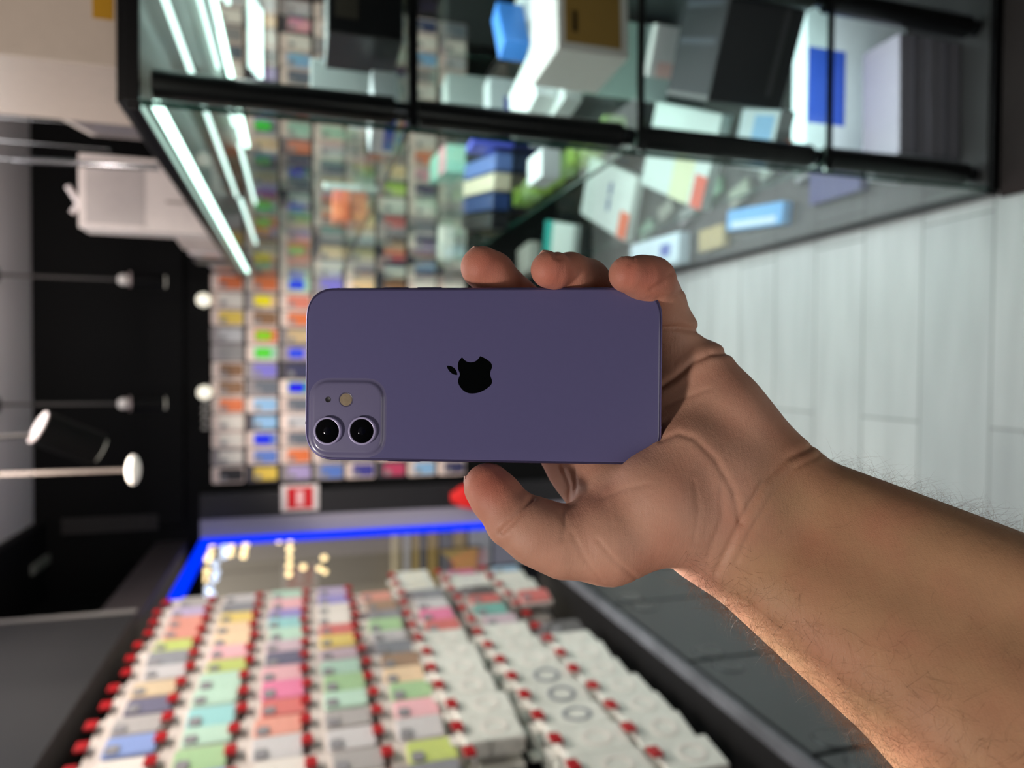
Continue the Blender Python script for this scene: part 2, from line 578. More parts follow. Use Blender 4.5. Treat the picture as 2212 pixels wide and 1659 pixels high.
for r in range(8):
    for c in range(28):
        x = -0.505 + c * 0.0805
        z = 1.885 - r * 0.1495 - random.uniform(0, 0.004)
        case = END[r][c]
        q_ = random.random()
        card = shade((226, 206, 198), 12) if q_ < 0.62 else shade((150, 142, 144), 14) if q_ < 0.86 else shade((70, 66, 74), 10)
        lab = f'{case} phone case pack on the end wall, {NUM[r]} row, {NUM[c]} from the red sign'
        place('p', (x, YE - 0.012 - random.uniform(0, 0.002), z), random.uniform(-0.05, 0.05), card, case, lab, 'phone case',
              'phone case packs on the end wall', (0.86, 1, 0.985), 0.1)
GLINTS = [(572, 645, (250, 235, 20), 'yellow'), (575, 757, (90, 220, 60), 'green'), (560, 945, (20, 40, 240), 'blue'),
         (628, 597, (40, 70, 240), 'blue'), (642, 523, (80, 205, 70), 'green'), (582, 560, (60, 210, 170), 'turquoise'),
         (625, 757, (50, 80, 240), 'blue'), (632, 835, (30, 20, 240), 'blue'), (556, 490, (255, 150, 0), 'orange'),
         (577, 258, (50, 230, 20), 'green'), (588, 368, (60, 190, 60), 'green'), (842, 282, (20, 160, 235), 'blue'),
         (585, 715, (140, 210, 40), 'green'), (486, 288, (230, 60, 60), 'red')]
packs_end = [o for o in bpy.data.objects if o.get('group') == 'phone case packs on the end wall']
for k, (px, py, c, nm) in enumerate(GLINTS):
    q = at(px, py, 1, YE - 0.03)
    o = min(packs_end, key=lambda e: (e.location.x - q.x) ** 2 + (e.location.z - 0.07 - q.z) ** 2)
    b = MB()
    b.loops([[Vector((v.x, -0.0165, v.y - 0.075)) for v in rrect(0.05, 0.072, 0.02, 5)],
             [Vector((v.x, -0.0125, v.y - 0.075)) for v in rrect(0.05, 0.072, 0.02, 5)]])
    st = b.build('painted_glint', mat('painted_glint_' + nm, c, 0.25, noise=0.1), o)  # holographic glints painted as flat saturated colour
    st['label'] = f'bright {nm} painted glint'

# left wall: packs facing the aisle on long hooks
LEFT = [
    ['grey', 'lilac', 'coral', 'coral', 'lime', 'slate', 'silver', 'tan', 'navy', 'grey', 'blue', 'white', 'magenta', 'purple', 'lilac', 'purple'],
    ['silver', 'slate', 'yellow', 'peach', 'peach', 'pink', 'lime', 'mint', 'mint', 'aqua', 'mint', 'green', 'blue', 'sky blue', 'aqua', 'mint'],
    ['mint', 'pink', 'violet', 'aqua', 'mint', 'mauve', 'navy', 'pink', 'hot pink', 'red', 'coral', 'silver', 'white', 'white', 'orange', 'coral'],
    ['lilac', 'violet', 'white', 'white', 'red', 'yellow', 'mauve', 'mint', 'green', 'mint', 'grey', 'silver', 'grey', 'white', 'grey', 'silver'],
    ['orange', 'coral', 'brown', 'slate', 'green', 'silver', 'slate', 'brown', 'peach', 'green', 'pink', 'silver', 'lime', 'slate', 'mauve', 'grey'],
    ['cream', 'cream', 'slate', 'silver', 'hot pink', 'red', 'white', 'white', 'white', 'white', 'white', 'white', 'silver', 'white', 'white', 'white'],
    ['magenta', 'silver', 'black', 'red', 'teal', 'mauve', 'white', 'white', 'white', 'slate', 'slate', 'slate', 'white', 'white', 'white', 'white'],
    ['sky blue', 'white', 'white', 'red', 'black', 'slate', 'black', 'white', 'white', 'white', 'white', 'white', 'white', 'white', 'white', 'white'],
]
ZT = [1.93, 1.78, 1.63, 1.48, 1.33, 1.175, 1.0, 0.83]
hook0 = make_hook()
hook_used = False
tag0 = MB().box((-0.017, -0.004, -0.011), (0.017, 0.004, 0.013), 0.002).mesh('price_tag')
tag0.materials.append(mat('red_tag_plastic', (172, 22, 30), 0.4))
SKIP = {(5, 12), (5, 13), (7, 5), (7, 4), (4, 0)}
for r in range(8):
    pitch = 0.094 if r < 5 else 0.103
    for c in range(15 if r < 5 else 14):
        y = 2.585 - c * pitch
        z = ZT[r] - random.uniform(0, 0.012)
        case = LEFT[r][c]
        hk = hook0 if not hook_used else copy_tree(hook0)
        if not hook_used:
            link('price_tag', tag0, hk)
            hook_used = True
        hk.location = (-1.02, y, z - 0.006)
        hk.rotation_euler = (0, 0, PI / 2)
        xe = 0.228 if r < 5 else 0.262
        hk.scale = (1, xe, 1)
        for ch in hk.children:
            if ch.name.startswith('price_tag'):
                ch.location = (0, -1, 0.012)
                ch.scale = (1, 1 / xe, 1)
        tag(hk, f'red-tagged chrome hook, left display, {NUM[r]} row, {NUM[c]} from the window', 'hook',
            'red-tagged hooks of the left display')
        if (r, c) in SKIP:
            continue
        white = r >= 5 and case in ('white', 'cream', 'silver', 'slate') and not (r == 5 and c in (2, 3))
        k = 'b' if white else 'p'
        nm = 'accessory box' if white else 'phone case pack'
        for j in range(2):
            front = j == 0
            card = shade((214, 202, 195), 8) if not white else shade((222, 222, 214), 6)
            if not white and case in ('black', 'slate', 'navy') and r > 3:
                card = shade((150, 140, 142))
            x = (-0.805 if r < 5 else -0.775) - j * (0.05 if r < 5 else 0.06)
            cs = case if front else random.choice([case, 'white', 'silver'])
            word = 'front one' if front else 'rear one'
            lab = f'{cs} {nm}, left display, {NUM[r]} row, {NUM[c]} from the window, {word}'
            place(k, (x - 0.012, y + random.uniform(-0.004, 0.004), z), PI / 2 + random.uniform(-0.30, -0.05), card, cs, lab,
                  nm.split()[0] + (' case' if not white else ' box'), 'packs on the left display',
                  (1.0, 1.5, 1) if not white else (1.0, 1.3, 1.05 if r != 6 else 1.2))

# dark base cabinet below the left display
cab = empty('base_cabinet', (-0.87, 1.0, 0))
tag(cab, 'long dark glossy base cabinet below the left display with round finger pulls', 'cabinet')
bx = lambda lo, hi: (Vector(lo) - Vector((-0.87, 1.0, 0)), Vector(hi) - Vector((-0.87, 1.0, 0)))
MB().box(*bx((-1.015, -0.6, 0.0), (-0.735, 2.60, 0.585)), 0.004).build('carcass', M_charcoal, cab)
MB().box(*bx((-1.015, -0.6, 0.586), (-0.752, 2.60, 0.604)), 0.002).build('top', mat('black_top', (20, 19, 20), 0.6), cab)
MB().box(*bx((-0.751, -0.6, 0.586), (-0.720, 2.60, 0.607)), 0.003).build('edge_trim', mat('dusty_trim', (104, 106, 112), 0.6, noise=0.75, nscale=9), cab)
for i, y0 in enumerate((-0.55, 0.15, 0.66, 1.1, 1.54, 1.98, 2.3)):
    y1 = (0.14, 0.65, 1.09, 1.53, 1.97, 2.29, 2.58)[i]
    d = MB().box(*bx((-0.734, y0, 0.05), (-0.722, y1, 0.575)), 0.003).build('door', mat('charcoal_door', (50, 54, 56), 0.3, noise=0.08, nscale=5), cab)
    for s in (-0.045, 0.045):
        yc = y1 + s
        h = MB().cyl(*[Vector(q) - Vector((-0.87, 1.0, 0)) for q in ((-0.723, yc, 0.50), (-0.7195, yc, 0.50))], 0.040, 0.036, 28)
        h.build('finger_pull', mat('dark_pull', (48, 52, 54), 0.15), d, smooth=True)

# ------------------------------------------------------------------ glass showcase
X0, X1, Y0, Y1, ZTOP = 0.40, 1.0, 1.22, 3.46, 1.745
SHELF = [1.315, 0.884, 0.453]
case = empty('glass_showcase', (X0, Y0, 0))
tag(case, 'tall black-framed glass showcase with lit shelves of boxes, right of the aisle', 'showcase')
O = Vector((X0, Y0, 0))


def cbox(name, lo, hi, m, bev=0.0, parent=None, smooth=False):
    return MB().box(Vector(lo) - O, Vector(hi) - O, bev).build(name, m, parent or case, smooth)


cbox('base', (X0, Y0, 0), (X1, Y1, 0.035), mat('showcase_base', (58, 56, 56), 0.4))
cbox('top_panel', (X0, Y0, ZTOP), (X1, Y1, ZTOP + 0.022), M_blackgloss, 0.002)
for i, (a, b) in enumerate((((X0, Y0), (X0, Y1)), ((X0, Y0), (X1, Y0)), ((X1, Y0), (X1, Y1)), ((X0, Y1), (X1, Y1)))):
    lo = (min(a[0], b[0]) - (0.008 if a[0] == b[0] else 0), min(a[1], b[1]) - (0.008 if a[1] == b[1] else 0), ZTOP - 0.012)
    hi = (max(a[0], b[0]) + (0.008 if a[0] == b[0] else 0), max(a[1], b[1]) + (0.008 if a[1] == b[1] else 0), ZTOP + 0.01)
    cbox('top_rail', lo, hi, M_blackgloss, 0.002)
    lo = (lo[0], lo[1], 0.0)
    hi = (hi[0], hi[1], 0.03)
    cbox('bottom_rail', lo, hi, M_blackgloss, 0.002)
cbox('glass_panel', (X0, Y0, 0.03), (X0 + 0.006, Y1, ZTOP - 0.01), M_glass)
cbox('glass_panel', (X0 + 0.008, Y0, 0.03), (X1, Y0 + 0.006, ZTOP - 0.01), M_glass)
cbox('glass_panel', (X1 - 0.006, Y0 + 0.01, 0.89), (X1, Y1, ZTOP - 0.01), M_glass)
cbox('side_panel', (X1 - 0.006, Y0 + 0.01, 0.03), (X1, Y1, 0.885), mat('dark_side_panel', (34, 36, 38), 0.3))
cbox('glass_panel', (X0 + 0.008, Y1 - 0.006, 0.03), (X1 - 0.008, Y1, ZTOP - 0.01), M_glass)
cbox('glass_edge', (X0 - 0.001, Y0 - 0.002, 0.03), (X0 + 0.007, Y0 - 0.0005, ZTOP - 0.01), M_glassedge)
for s in SHELF:
    sh = cbox('shelf', (X0 + 0.03, Y0 + 0.012, s - 0.008), (X1 - 0.02, Y1 - 0.02, s), M_shelfglass)
    cbox('shelf_edge', (X0 + 0.012, Y0 + 0.009, s - 0.011), (X1 - 0.02, Y0 + 0.0115, s + 0.004), M_blackgloss, parent=sh)
    cbox('shelf_edge', (X0 + 0.026, Y0 + 0.012, s - 0.009), (X0 + 0.0295, Y1 - 0.02, s + 0.001), M_glassedge, parent=sh)
    cbox('clip', (X0 + 0.008, Y0 + 0.012, s - 0.016), (X0 + 0.028, Y0 + 0.034, s - 0.0085), M_chrome, 0.002, parent=sh)
# black tubular posts between the shelves
lev = [0.035] + SHELF[::-1] + [ZTOP - 0.012]
for xc in (0.445, 0.772):
    for a, b in zip(lev, lev[1:]):
        m = MB().cyl(Vector((xc, Y0 + 0.035, a + 0.028)) - O, Vector((xc, Y0 + 0.035, b - 0.012)) - O, 0.0235, n=24)
        po = m.build('post', M_blackgloss, case, smooth=True)
        m = MB().cyl(Vector((xc, Y0 + 0.035, a + 0.0005)) - O, Vector((xc, Y0 + 0.035, a + 0.028)) - O, 0.016, n=20)
        m.build('post_foot', mat('dark_chrome', (70, 72, 76), 0.2, metal=1), po, smooth=True)
        if xc > 0.5:
            continue
# light tubes running along the depth; the softer rods are their reflections, modelled
for (x, z, ya, yb) in ((X0 + 0.022, ZTOP - 0.024, Y0 + 0.06, 3.40), (0.98, ZTOP - 0.024, Y0 + 0.06, 3.40),):
    t = MB().cyl(Vector((x, ya, z)) - O, Vector((x, yb, z)) - O, 0.0085, n=12).build('tube_and_reflection', M_led, case, smooth=True)
for (x, z, ya, yb) in ((0.617, 1.717, 1.27, 1.68), (0.83, 1.715, 1.27, 2.15), (0.872, 1.70, 1.27, 2.0), (0.915, 1.685, 1.27, 1.92),
                       (0.95, 1.67, 1.27, 1.86), (0.617, 1.717, 1.80, 2.78), (0.62, 1.66, 1.82, 1.97), (0.655, 1.66, 2.0, 2.25),
                       (0.60, 1.655, 2.08, 2.80), (0.46, 1.655, 2.12, 2.85), (0.80, 1.65, 1.5, 1.7), (0.85, 1.64, 1.5, 1.7)):
    MB().cyl(Vector((x, ya, z)) - O, Vector((x, yb, z)) - O, 0.0062, n=10).build('tube_and_reflection', M_ledimage, case, smooth=True)  # glowing rods in place of the tubes' reflections in the glass
for k in range(3):
    MB().cyl(Vector((0.80, 2.05 + k * 0.03, 1.622 - 0.009 * k)) - O, Vector((0.985, 2.05 + k * 0.03, 1.622 - 0.009 * k)) - O, 0.009, n=10).build(
        'tube_and_reflection', M_ledimage, case, smooth=True)
lamp('showcase_fill', 'AREA', (0.66, 2.2, 1.60), 12, (0.88, 1.0, 0.96), 0.4, 1.9, target=(0.66, 2.2, 0))
lamp('showcase_fill', 'AREA', (0.66, 2.0, 1.29), 4.5, (0.9, 1.0, 0.98), 0.4, 1.3, target=(0.66, 2.0, 0))
lamp('showcase_fill', 'AREA', (0.62, 1.275, 0.44), 0.9, (0.9, 0.97, 1.0), 0.35, 0.06, target=(0.62, 1.36, 0))  # no fitting here: added to light the bottom box fronts
lamp('showcase_fill', 'AREA', (0.72, 1.262, 1.30), 1.0, (0.95, 0.97, 1.0), 0.35, 0.05, target=(0.74, 1.33, 0.9))  # likewise added, for the box fronts on the second shelf
lamp('showcase_fill', 'AREA', (0.66, 2.25, 0.865), 3.4, (0.88, 0.97, 1.0), 0.5, 1.9, target=(0.66, 2.25, 0))
lamp('showcase_fill', 'AREA', (0.66, 2.25, 0.435), 7, (0.88, 0.95, 1.0), 0.5, 1.9, target=(0.66, 2.25, 0))


def carton(px, py, zb, size, rz, col, label, marks=(), name='product_box', at_xy=None, rough=0.35, tilt=0.0, mz=1.0):
    """a box standing on height zb under the pixel px, py; marks = (face, u0, v0, u1, v1, colour, part name)"""
    p = at(px, py, 2, zb) if at_xy is None else Vector((at_xy[0], at_xy[1], zb))
    root = empty(name, (p.x, p.y, zb + 0.0006), math.radians(rz))
    root.rotation_euler = (math.radians(tilt), 0, math.radians(rz))
    tag(root, label, 'box')
    sx, sy, sz = size
    MB().box((-sx / 2, -sy / 2, 0), (sx / 2, sy / 2, sz), 0.003).build('carton', mat('carton_print', col, rough), root)
    for (f, u0, v0, u1, v1, c, pn) in marks:
        b = MB()
        e = 0.0008
        if f == 'top':
            b.box((sx * (u0 - .5), sy * (v0 - .5), sz), (sx * (u1 - .5), sy * (v1 - .5), sz + e))
        elif f == 'left':
            b.box((-sx / 2 - e, sy * (u0 - .5), sz * v0), (-sx / 2, sy * (u1 - .5), sz * v1))
        elif f == 'front':
            b.box((sx * (u0 - .5), -sy / 2 - e, sz * v0), (sx * (u1 - .5), -sy / 2, sz * v1))
        b.build(pn, mat(pn + '_print', c, rough), root)
    return root


W = (222, 230, 230)
# top compartment, lit by the tubes
carton(0, 0, 1.316, (0.30, 0.14, 0.135), 4, (16, 16, 18), 'black box on the top shelf at the near end of the showcase',
       [('front', .1, .6, .4, .9, (52, 48, 42), 'printed_label')], at_xy=(0.74, 1.40))
carton(0, 0, 1.316, (0.10, 0.12, 0.05), 35, (214, 222, 226), 'small white box with blue end beside the black box, top shelf',
       [('left', .1, .1, .9, .5, (40, 90, 200), 'blue_end')], at_xy=(0.50, 1.43))
carton(0, 0, 1.316, (0.012, 0.16, 0.16), 28, (150, 160, 160), 'thin grey price board standing on the top shelf', at_xy=(0.60, 1.62), name='price_board', tilt=0)
carton(0, 0, 1.316, (0.13, 0.09, 0.045), -20, (30, 44, 84), 'navy box lying deep on the top shelf', at_xy=(0.74, 1.72))
carton(0, 0, 1.316, (0.11, 0.08, 0.05), 12, (206, 214, 220), 'white box lying deep on the top shelf behind the navy one', at_xy=(0.72, 2.0))
carton(0, 0, 1.316, (0.02, 0.12, 0.11), -14, (190, 206, 200), 'pale green standing board halfway along the top shelf', at_xy=(0.55, 2.25), name='price_board')
carton(0, 0, 1.316, (0.12, 0.10, 0.06), 5, (228, 120, 80), 'orange box towards the far end of the top shelf', at_xy=(0.6, 2.8))
# second compartment
carton(0, 0, 0.885, (0.30, 0.16, 0.148), 4, (220, 218, 214), 'large white box with brown card front, near end of the second shelf',
       [('front', .05, .12, .97, .9, (158, 124, 62), 'brown_front'), ('front', .5, .5, .56, .6, (60, 44, 24), 'small_emblem'),
        ('front', .12, .72, .26, .8, (60, 44, 24), 'small_print')], at_xy=(0.745, 1.36))
carton(0, 0, 0.885, (0.15, 0.25, 0.045), 8, (216, 224, 222), 'flat white box behind the brown-fronted one, second shelf', at_xy=(0.66, 1.64))
carton(0, 0, 0.932, (0.13, 0.20, 0.05), 14, (226, 234, 232), 'white box stacked on the flat white one, second shelf', at_xy=(0.66, 1.66))
carton(0, 0, 1.022, (0.13, 0.05, 0.06), 30, (70, 140, 226), 'bright blue small box behind the brown-fronted one', at_xy=(0.74, 1.52))
carton(0, 0, 0.885, (0.10, 0.14, 0.136), 8, (200, 210, 208), 'tall white box under the blue box, second shelf', at_xy=(0.80, 1.55))
carton(0, 0, 0.885, (0.13, 0.06, 0.11), 3, (190, 198, 200), 'grey-white box with blue window, second shelf',
       [('front', .3, .3, .6, .6, (60, 70, 160), 'blue_window')], at_xy=(0.74, 1.95))
carton(0, 0, 0.885, (0.02, 0.08, 0.13), 3, (80, 90, 200), 'narrow violet-blue box standing on the second shelf', at_xy=(0.66, 2.08))
carton(0, 0, 0.885, (0.16, 0.09, 0.16), 6, (176, 184, 182), 'tall pale box at the back of the second shelf', at_xy=(0.86, 2.3))
carton(0, 0, 0.885, (0.10, 0.34, 0.09), -6, (170, 232, 214), 'mint and pink long box far back on the second shelf',
       [('top', 0, 0, 1, .4, (236, 176, 186), 'pink_lid')], at_xy=(0.80, 2.80))
carton(0, 0, 0.885, (0.07, 0.11, 0.05), 0, (228, 236, 238), 'white box between the mint one and the near post, second shelf', at_xy=(0.50, 1.70))
for i, (c, n, xx) in enumerate((((26, 28, 40), 'near-black', 0.645), ((92, 116, 176), 'steel blue', 0.595), ((206, 196, 172), 'cream', 0.545),
                                ((36, 60, 110), 'deep blue', 0.495), ((24, 26, 30), 'dark green-black', 0.445))):
    carton(0, 0, 0.885, (0.050, 0.42, 0.055), -10, c, f'{n} slim box in the row of long slim boxes, second shelf',
           at_xy=(xx * 1.12 - 0.015, 2.25 + 0.014 * i))
carton(0, 0, 0.885, (0.14, 0.12, 0.05), -12, (214, 222, 214), 'pale box with violet side, far end of the second shelf',
       [('left', 0, .1, 1, .6, (96, 92, 196), 'violet_side')], at_xy=(0.52, 2.95))
# third compartment
carton(0, 0, 0.454, (0.21, 0.42, 0.03), -24, (226, 236, 232), 'white tablet box with orange corner label, third shelf',
       [('top', .02, .0, .42, .17, (240, 104, 56), 'orange_label'), ('top', .3, .4, .5, .46, (90, 110, 160), 'blue_mark'),
        ('top', .55, .4, .75, .46, (90, 110, 160), 'blue_mark')], at_xy=(0.592, 2.27))
carton(0, 0, 0.454, (0.24, 0.38, 0.03), -24, (214, 228, 226), 'white tablet box with red label nearest the glass end, third shelf',
       [('top', .0, .0, .35, .16, (226, 96, 74), 'red_label'), ('top', .0, .2, .5, .5, (222, 226, 190), 'cream_label')], at_xy=(0.605, 1.79))
carton(0, 0, 0.454, (0.13, 0.15, 0.04), -20, (204, 218, 224), 'pale blue-white box behind the near post, third shelf',
       [('top', .1, .1, .9, .6, (140, 186, 226), 'blue_panel')], at_xy=(0.53, 1.42))
for k in range(8):
    carton(0, 0, 0.454, (0.075, 0.08, 0.075), 4, (178, 204, 84) if k % 3 else (190, 212, 140),
           f'lime green slim box, {NUM[k]} of the green row from the near end, third shelf', at_xy=(0.80, 2.22 + 0.14 * k))
carton(0, 0, 0.454, (0.15, 0.34, 0.03), -14, (222, 232, 228), 'white box beside the far green ones, third shelf',
       [('top', 0, .7, 1, 1, (52, 168, 160), 'teal_end')], at_xy=(0.52, 2.75))
carton(0, 0, 0.454, (0.13, 0.18, 0.05), 5, (190, 190, 184), 'pale grey box at the aisle side far end, third shelf', at_xy=(0.50, 3.15))
# device cartons, dark, third shelf
carton(0, 0, 0.454, (0.25, 0.20, 0.19), -24, (44, 45, 50), 'dark grey device box with silver lines, near end of the third shelf',
       [('top', .0, .0, .04, 1, (112, 112, 112), 'silver_edge'), ('top', .45, .1, .5, .9, (76, 80, 90), 'silver_line'),
        ('top', .75, .1, .8, .9, (76, 80, 90), 'silver_line'), ('front', .1, .2, .9, .26, (80, 80, 84), 'silver_line')],
       at_xy=(0.74, 1.42))
carton(0, 0, 0.454, (0.20, 0.05, 0.26), -20, (160, 172, 170), 'tall pale standing box behind the dark device box, third shelf', at_xy=(0.89, 1.90))
carton(0, 0, 0.454, (0.12, 0.03, 0.2), -24, (206, 204, 202), 'white standing box with pink end behind the dark device box',
       [('front', .0, .1, .3, .9, (214, 176, 170), 'pink_end')], at_xy=(0.80, 1.63))
# bottom compartment
carton(0, 0, 0.036, (0.36, 0.05, 0.30), 0, (226, 236, 240), 'tall white box with blue screen picture at the bottom of the showcase',
       [('front', .22, .62, .72, .98, (62, 96, 205), 'blue_picture'), ('front', .3, .06, .42, .2, (190, 200, 204), 'round_print')],
       at_xy=(0.695, 1.47))
gb = carton(0, 0, 0.036, (0.27, 0.11, 0.175), 1, (140, 136, 146), 'grey ribbed box standing in front of the tall white one',
            [('front', 0, .2, 1, .26, (112, 108, 118), 'rib'), ('front', 0, .45, 1, .53, (146, 142, 152), 'rib'),
             ('front', 0, .72, 1, .78, (112, 108, 118), 'rib')], at_xy=(0.62, 1.345))
carton(0, 0, 0.036, (0.04, 0.05, 0.09), 20, (216, 222, 230), 'small white box at the foot of the tall white one', at_xy=(0.50, 1.45))
carton(0, 0, 0.036, (0.07, 0.30, 0.035), -6, (96, 168, 226), 'bright blue long box on the showcase floor by the aisle glass',
       [('top', .1, .1, .4, .9, (200, 220, 236), 'white_strip')], at_xy=(0.50, 2.02))
carton(0, 0, 0.036, (0.12, 0.42, 0.05), -2, (216, 236, 246), 'large pale blue box on the showcase floor beside the fingers',
       [('top', .3, .15, .7, .35, (90, 110, 190), 'blue_print')], at_xy=(0.48, 2.68))
carton(0, 0, 0.036, (0.08, 0.16, 0.03), 0, (176, 158, 108), 'tan box on the showcase floor in front of the pale blue one', at_xy=(0.475, 2.28))
carton(0, 0, 0.036, (0.10, 0.20, 0.03), 0, (58, 56, 110), 'dark violet long box nearest the floor corner of the showcase', at_xy=(0.53, 1.66))
for i in range(7):
    carton(0, 0, 0.036, (0.06, 0.11, 0.025), 15, (128 + 10 * (i % 3), 132 + 9 * (i % 4), 134),
           f'grey charger box on the showcase floor, {NUM[i]} of the loose row', at_xy=(0.60 + 0.05 * (i % 2), 1.78 + 0.17 * i))
# copper buttons
for i, (x, y) in enumerate(((0.56, 1.42), (0.545, 1.455), (0.50, 1.35))):
    o = MB().cyl((0, 0, 0), (0, 0, 0.006), 0.012, n=20).build('copper_disc', mat('copper_disc', (226, 150, 120), 0.35), smooth=True)
    o.location = (x, y, 0.4537)
    tag(o, ('round copper disc beside the dark device box, farther from the post', 'round copper disc beside the dark device box, touching its twin, nearer the aisle',
            'lone round copper disc seen through the glass behind the near post')[i], 'disc', 'copper discs on the third shelf')

# things standing on top of the showcase
ZC = ZTOP + 0.0225
carton(0, 0, ZC, (0.46, 0.30, 0.42), 0, (206, 190, 176), 'large cream carton on top of the showcase with green and ochre print',
       [('front', .16, .03, .38, .10, (190, 140, 30), 'ochre_stripe'), ('front', .42, .14, .56, .22, (110, 140, 80), 'green_print'),
        ('front', .3, .45, .4, .6, (130, 116, 104), 'dark_lettering'), ('front', .62, .62, .8, .66, (130, 116, 104), 'dark_lettering')],
       at_xy=(0.70, 1.42))
carton(0, 0, ZC, (0.045, 0.42, 0.235), -9, (206, 194, 184), 'pale framed board leaning along the cream carton on the showcase',
       [('left', .04, .08, .96, .92, (74, 66, 70), 'dark_panel'), ('left', .2, .2, .26, .8, (130, 136, 160), 'blue_line'),
        ('left', .6, .2, .64, .8, (130, 136, 160), 'blue_line')], name='framed_board', at_xy=(0.565, 1.82))
carton(0, 0, ZC, (0.22, 0.11, 0.36), 0, (214, 204, 198), 'square white box with pale grey face on top of the showcase',
       [('front', .06, .5, .92, .95, (176, 168, 164), 'grey_panel'), ('front', .4, .12, .44, .34, (150, 140, 132), 'small_print')], at_xy=(0.518, 2.46))
carton(0, 0, ZC, (0.20, 0.24, 0.13), 3, (204, 190, 182), 'low cream box behind the square white one on the showcase',
       [('front', .6, .2, .95, .5, (190, 120, 60), 'orange_print')], at_xy=(0.52, 2.68))
carton(0, 0, ZC, (0.20, 0.16, 0.12), -3, (190, 180, 178), 'grey-white box with orange print further back on the showcase',
       [('left', .1, .2, .4, .6, (206, 120, 60), 'orange_print')], at_xy=(0.51, 2.91))
carton(0, 0, ZC, (0.20, 0.12, 0.13), 0, (60, 54, 56), 'dark box on top of the showcase near its far end', at_xy=(0.51, 3.09))
carton(0, 0, ZC, (0.20, 0.16, 0.09), 0, (186, 180, 180), 'pale flat box with orange side at the far end of the showcase top',
       [('left', .2, .1, .8, .8, (210, 120, 66), 'orange_side')], at_xy=(0.51, 3.27))
# chrome hanging rods and cords over the showcase
def hanger(a, b, r, m, name, label, cat):
    o = MB().cyl(a, b, r, n=12).build(name, m, smooth=True)
    tag(o, label, cat)
    return o


ra, rb = at(30, 345, 1, 2.15), at(345, 362, 1, 2.15)
rod = hanger(ra, rb, 0.009, mat('polished_chrome', (240, 240, 245), 0.12, metal=1.0), 'hanging_rod', 'bright chrome rod above the square white box', 'rod')
MB().cyl(ra, (ra.x, ra.y, 2.6), 0.0012, n=6).build('wire', M_chrome, rod)
a, b = at(0, 258, 1, 2.3), at(150, 262, 1, 2.3)
hanger((a.x, a.y, 2.6), (b.x, b.y, 1.98), 0.0016, M_chrome, 'wire', 'thin wire hanging nearest the cream carton', 'wire')
a = at(100, 312, 1, 2.3)
hanger((a.x, a.y, 2.6), (a.x, a.y, 2.02), 0.0016, M_chrome, 'wire', 'thin wire hanging beside the bright chrome rod', 'wire')
# paper arrow-like bow on the white box
b = MB()
p = at(171, 440, 1, 2.43)
b.cyl(p + Vector((0.05, 0, 0.03)), p, 0.008, n=8).cyl(p, p + Vector((-0.03, 0, 0.02)), 0.008, n=8)
o = b.build('paper_clip', mat('white_clip', (210, 202, 200), 0.5), smooth=True)
tag(o, 'small white bent clip on the edge of the square white box', 'clip')

# ------------------------------------------------------------------ track lamps
def spotlamp(root_loc, head, direction, r, L, label, group=None, ceiling=True, colr=M_black):
    root = empty('track_lamp', root_loc)
    tag(root, label, 'lamp', group)
    h, d = Vector(head) - Vector(root_loc), Vector(direction).normalized()
    MB().cyl((0, 0, 0), (0, 0, -0.02), 0.03, n=20).build('mount', M_black, root, smooth=True)
    MB().cyl((0, 0, -0.02), h - d * L * 0.2, 0.006, n=10).build('arm', mat('lamp_arm', (48, 44, 42), 0.5), root, smooth=True)
    hd = MB().cyl(h - d * L / 2, h + d * L / 2, r, n=28).build('lamp_head', colr, root, smooth=True)
    MB().cyl(h + d * (L / 2 - 0.004), h + d * (L / 2 + 0.003), r * 0.86, n=28).build('lamp_lens', M_lens, hd, smooth=True)
    MB().cyl(h - d * (L / 2 + 0.004), h - d * (L / 2 - 0.001), r * 0.98, n=28).build('end_cap', mat('lamp_cap', (150, 136, 134), 0.35), hd, smooth=True)
    return root


a = at(0, 945, 1, 2.0)
hd = at(150, 948, 1, 2.0)
spotlamp((a.x - 0.01, 2.0, 2.6), hd, (-0.44, 0.42, -0.78), 0.042, 0.14, 'black cylinder spot lamp hanging in front of the dark end wall, nearest lamp')
p = at(288, 1015, 1, 2.4)
root = empty('pendant_lamp', (p.x, 2.4, 2.6))
tag(root, 'pendant lamp with oval pale disc on a long thin rod', 'lamp')
MB().cyl((0, 0, 0), (0, 0, p.z - 2.6), 0.006, n=8).build('rod', mat('rod_grey', (80, 72, 68), 0.5), root, smooth=True)
MB().sphere((0, 0, p.z - 2.6), 0.045, (1, 0.9, 0.42), 24).build('lamp_head', mat('pale_disc', (226, 222, 214), 0.4, emit=(255, 250, 240), strength=0.25), root, smooth=True)
for (px, py, nm) in ((288, 605, 'above the far end of the showcase'), (288, 872, 'above the middle of the end wall')):
    q = at(px, py, 1, 3.1)
    root = spotlamp((q.x, 3.1, 2.6), (q.x, 3.1, q.z - 0.05), (0.0, 0.35, -1), 0.03, 0.12, f'small black spot lamp {nm}')
    MB().sphere((0, 0, q.z - 2.6 + 0.035), 0.022, n=14).build('joint', mat('pale_joint', (190, 184, 180), 0.35, emit=(255, 245, 235), strength=0.12), root, smooth=True)
for (px, py, nm) in ((440, 648, 'towards the showcase'), (442, 848, 'towards the window')):
    q = at(px, py, 1, YE - 0.04)
    o = MB().sphere((0, 0, 0), 0.032, n=20).cyl((0, 0.0, 0), (0, 0.038, 0), 0.012, n=12).build(
        'globe_lamp', mat('globe', (250, 246, 232), 0.4, emit=(255, 248, 226), strength=0.9), smooth=True)
    o.location = q
    tag(o, f'small round white globe lamp on top of the end wall display, {nm}', 'lamp')
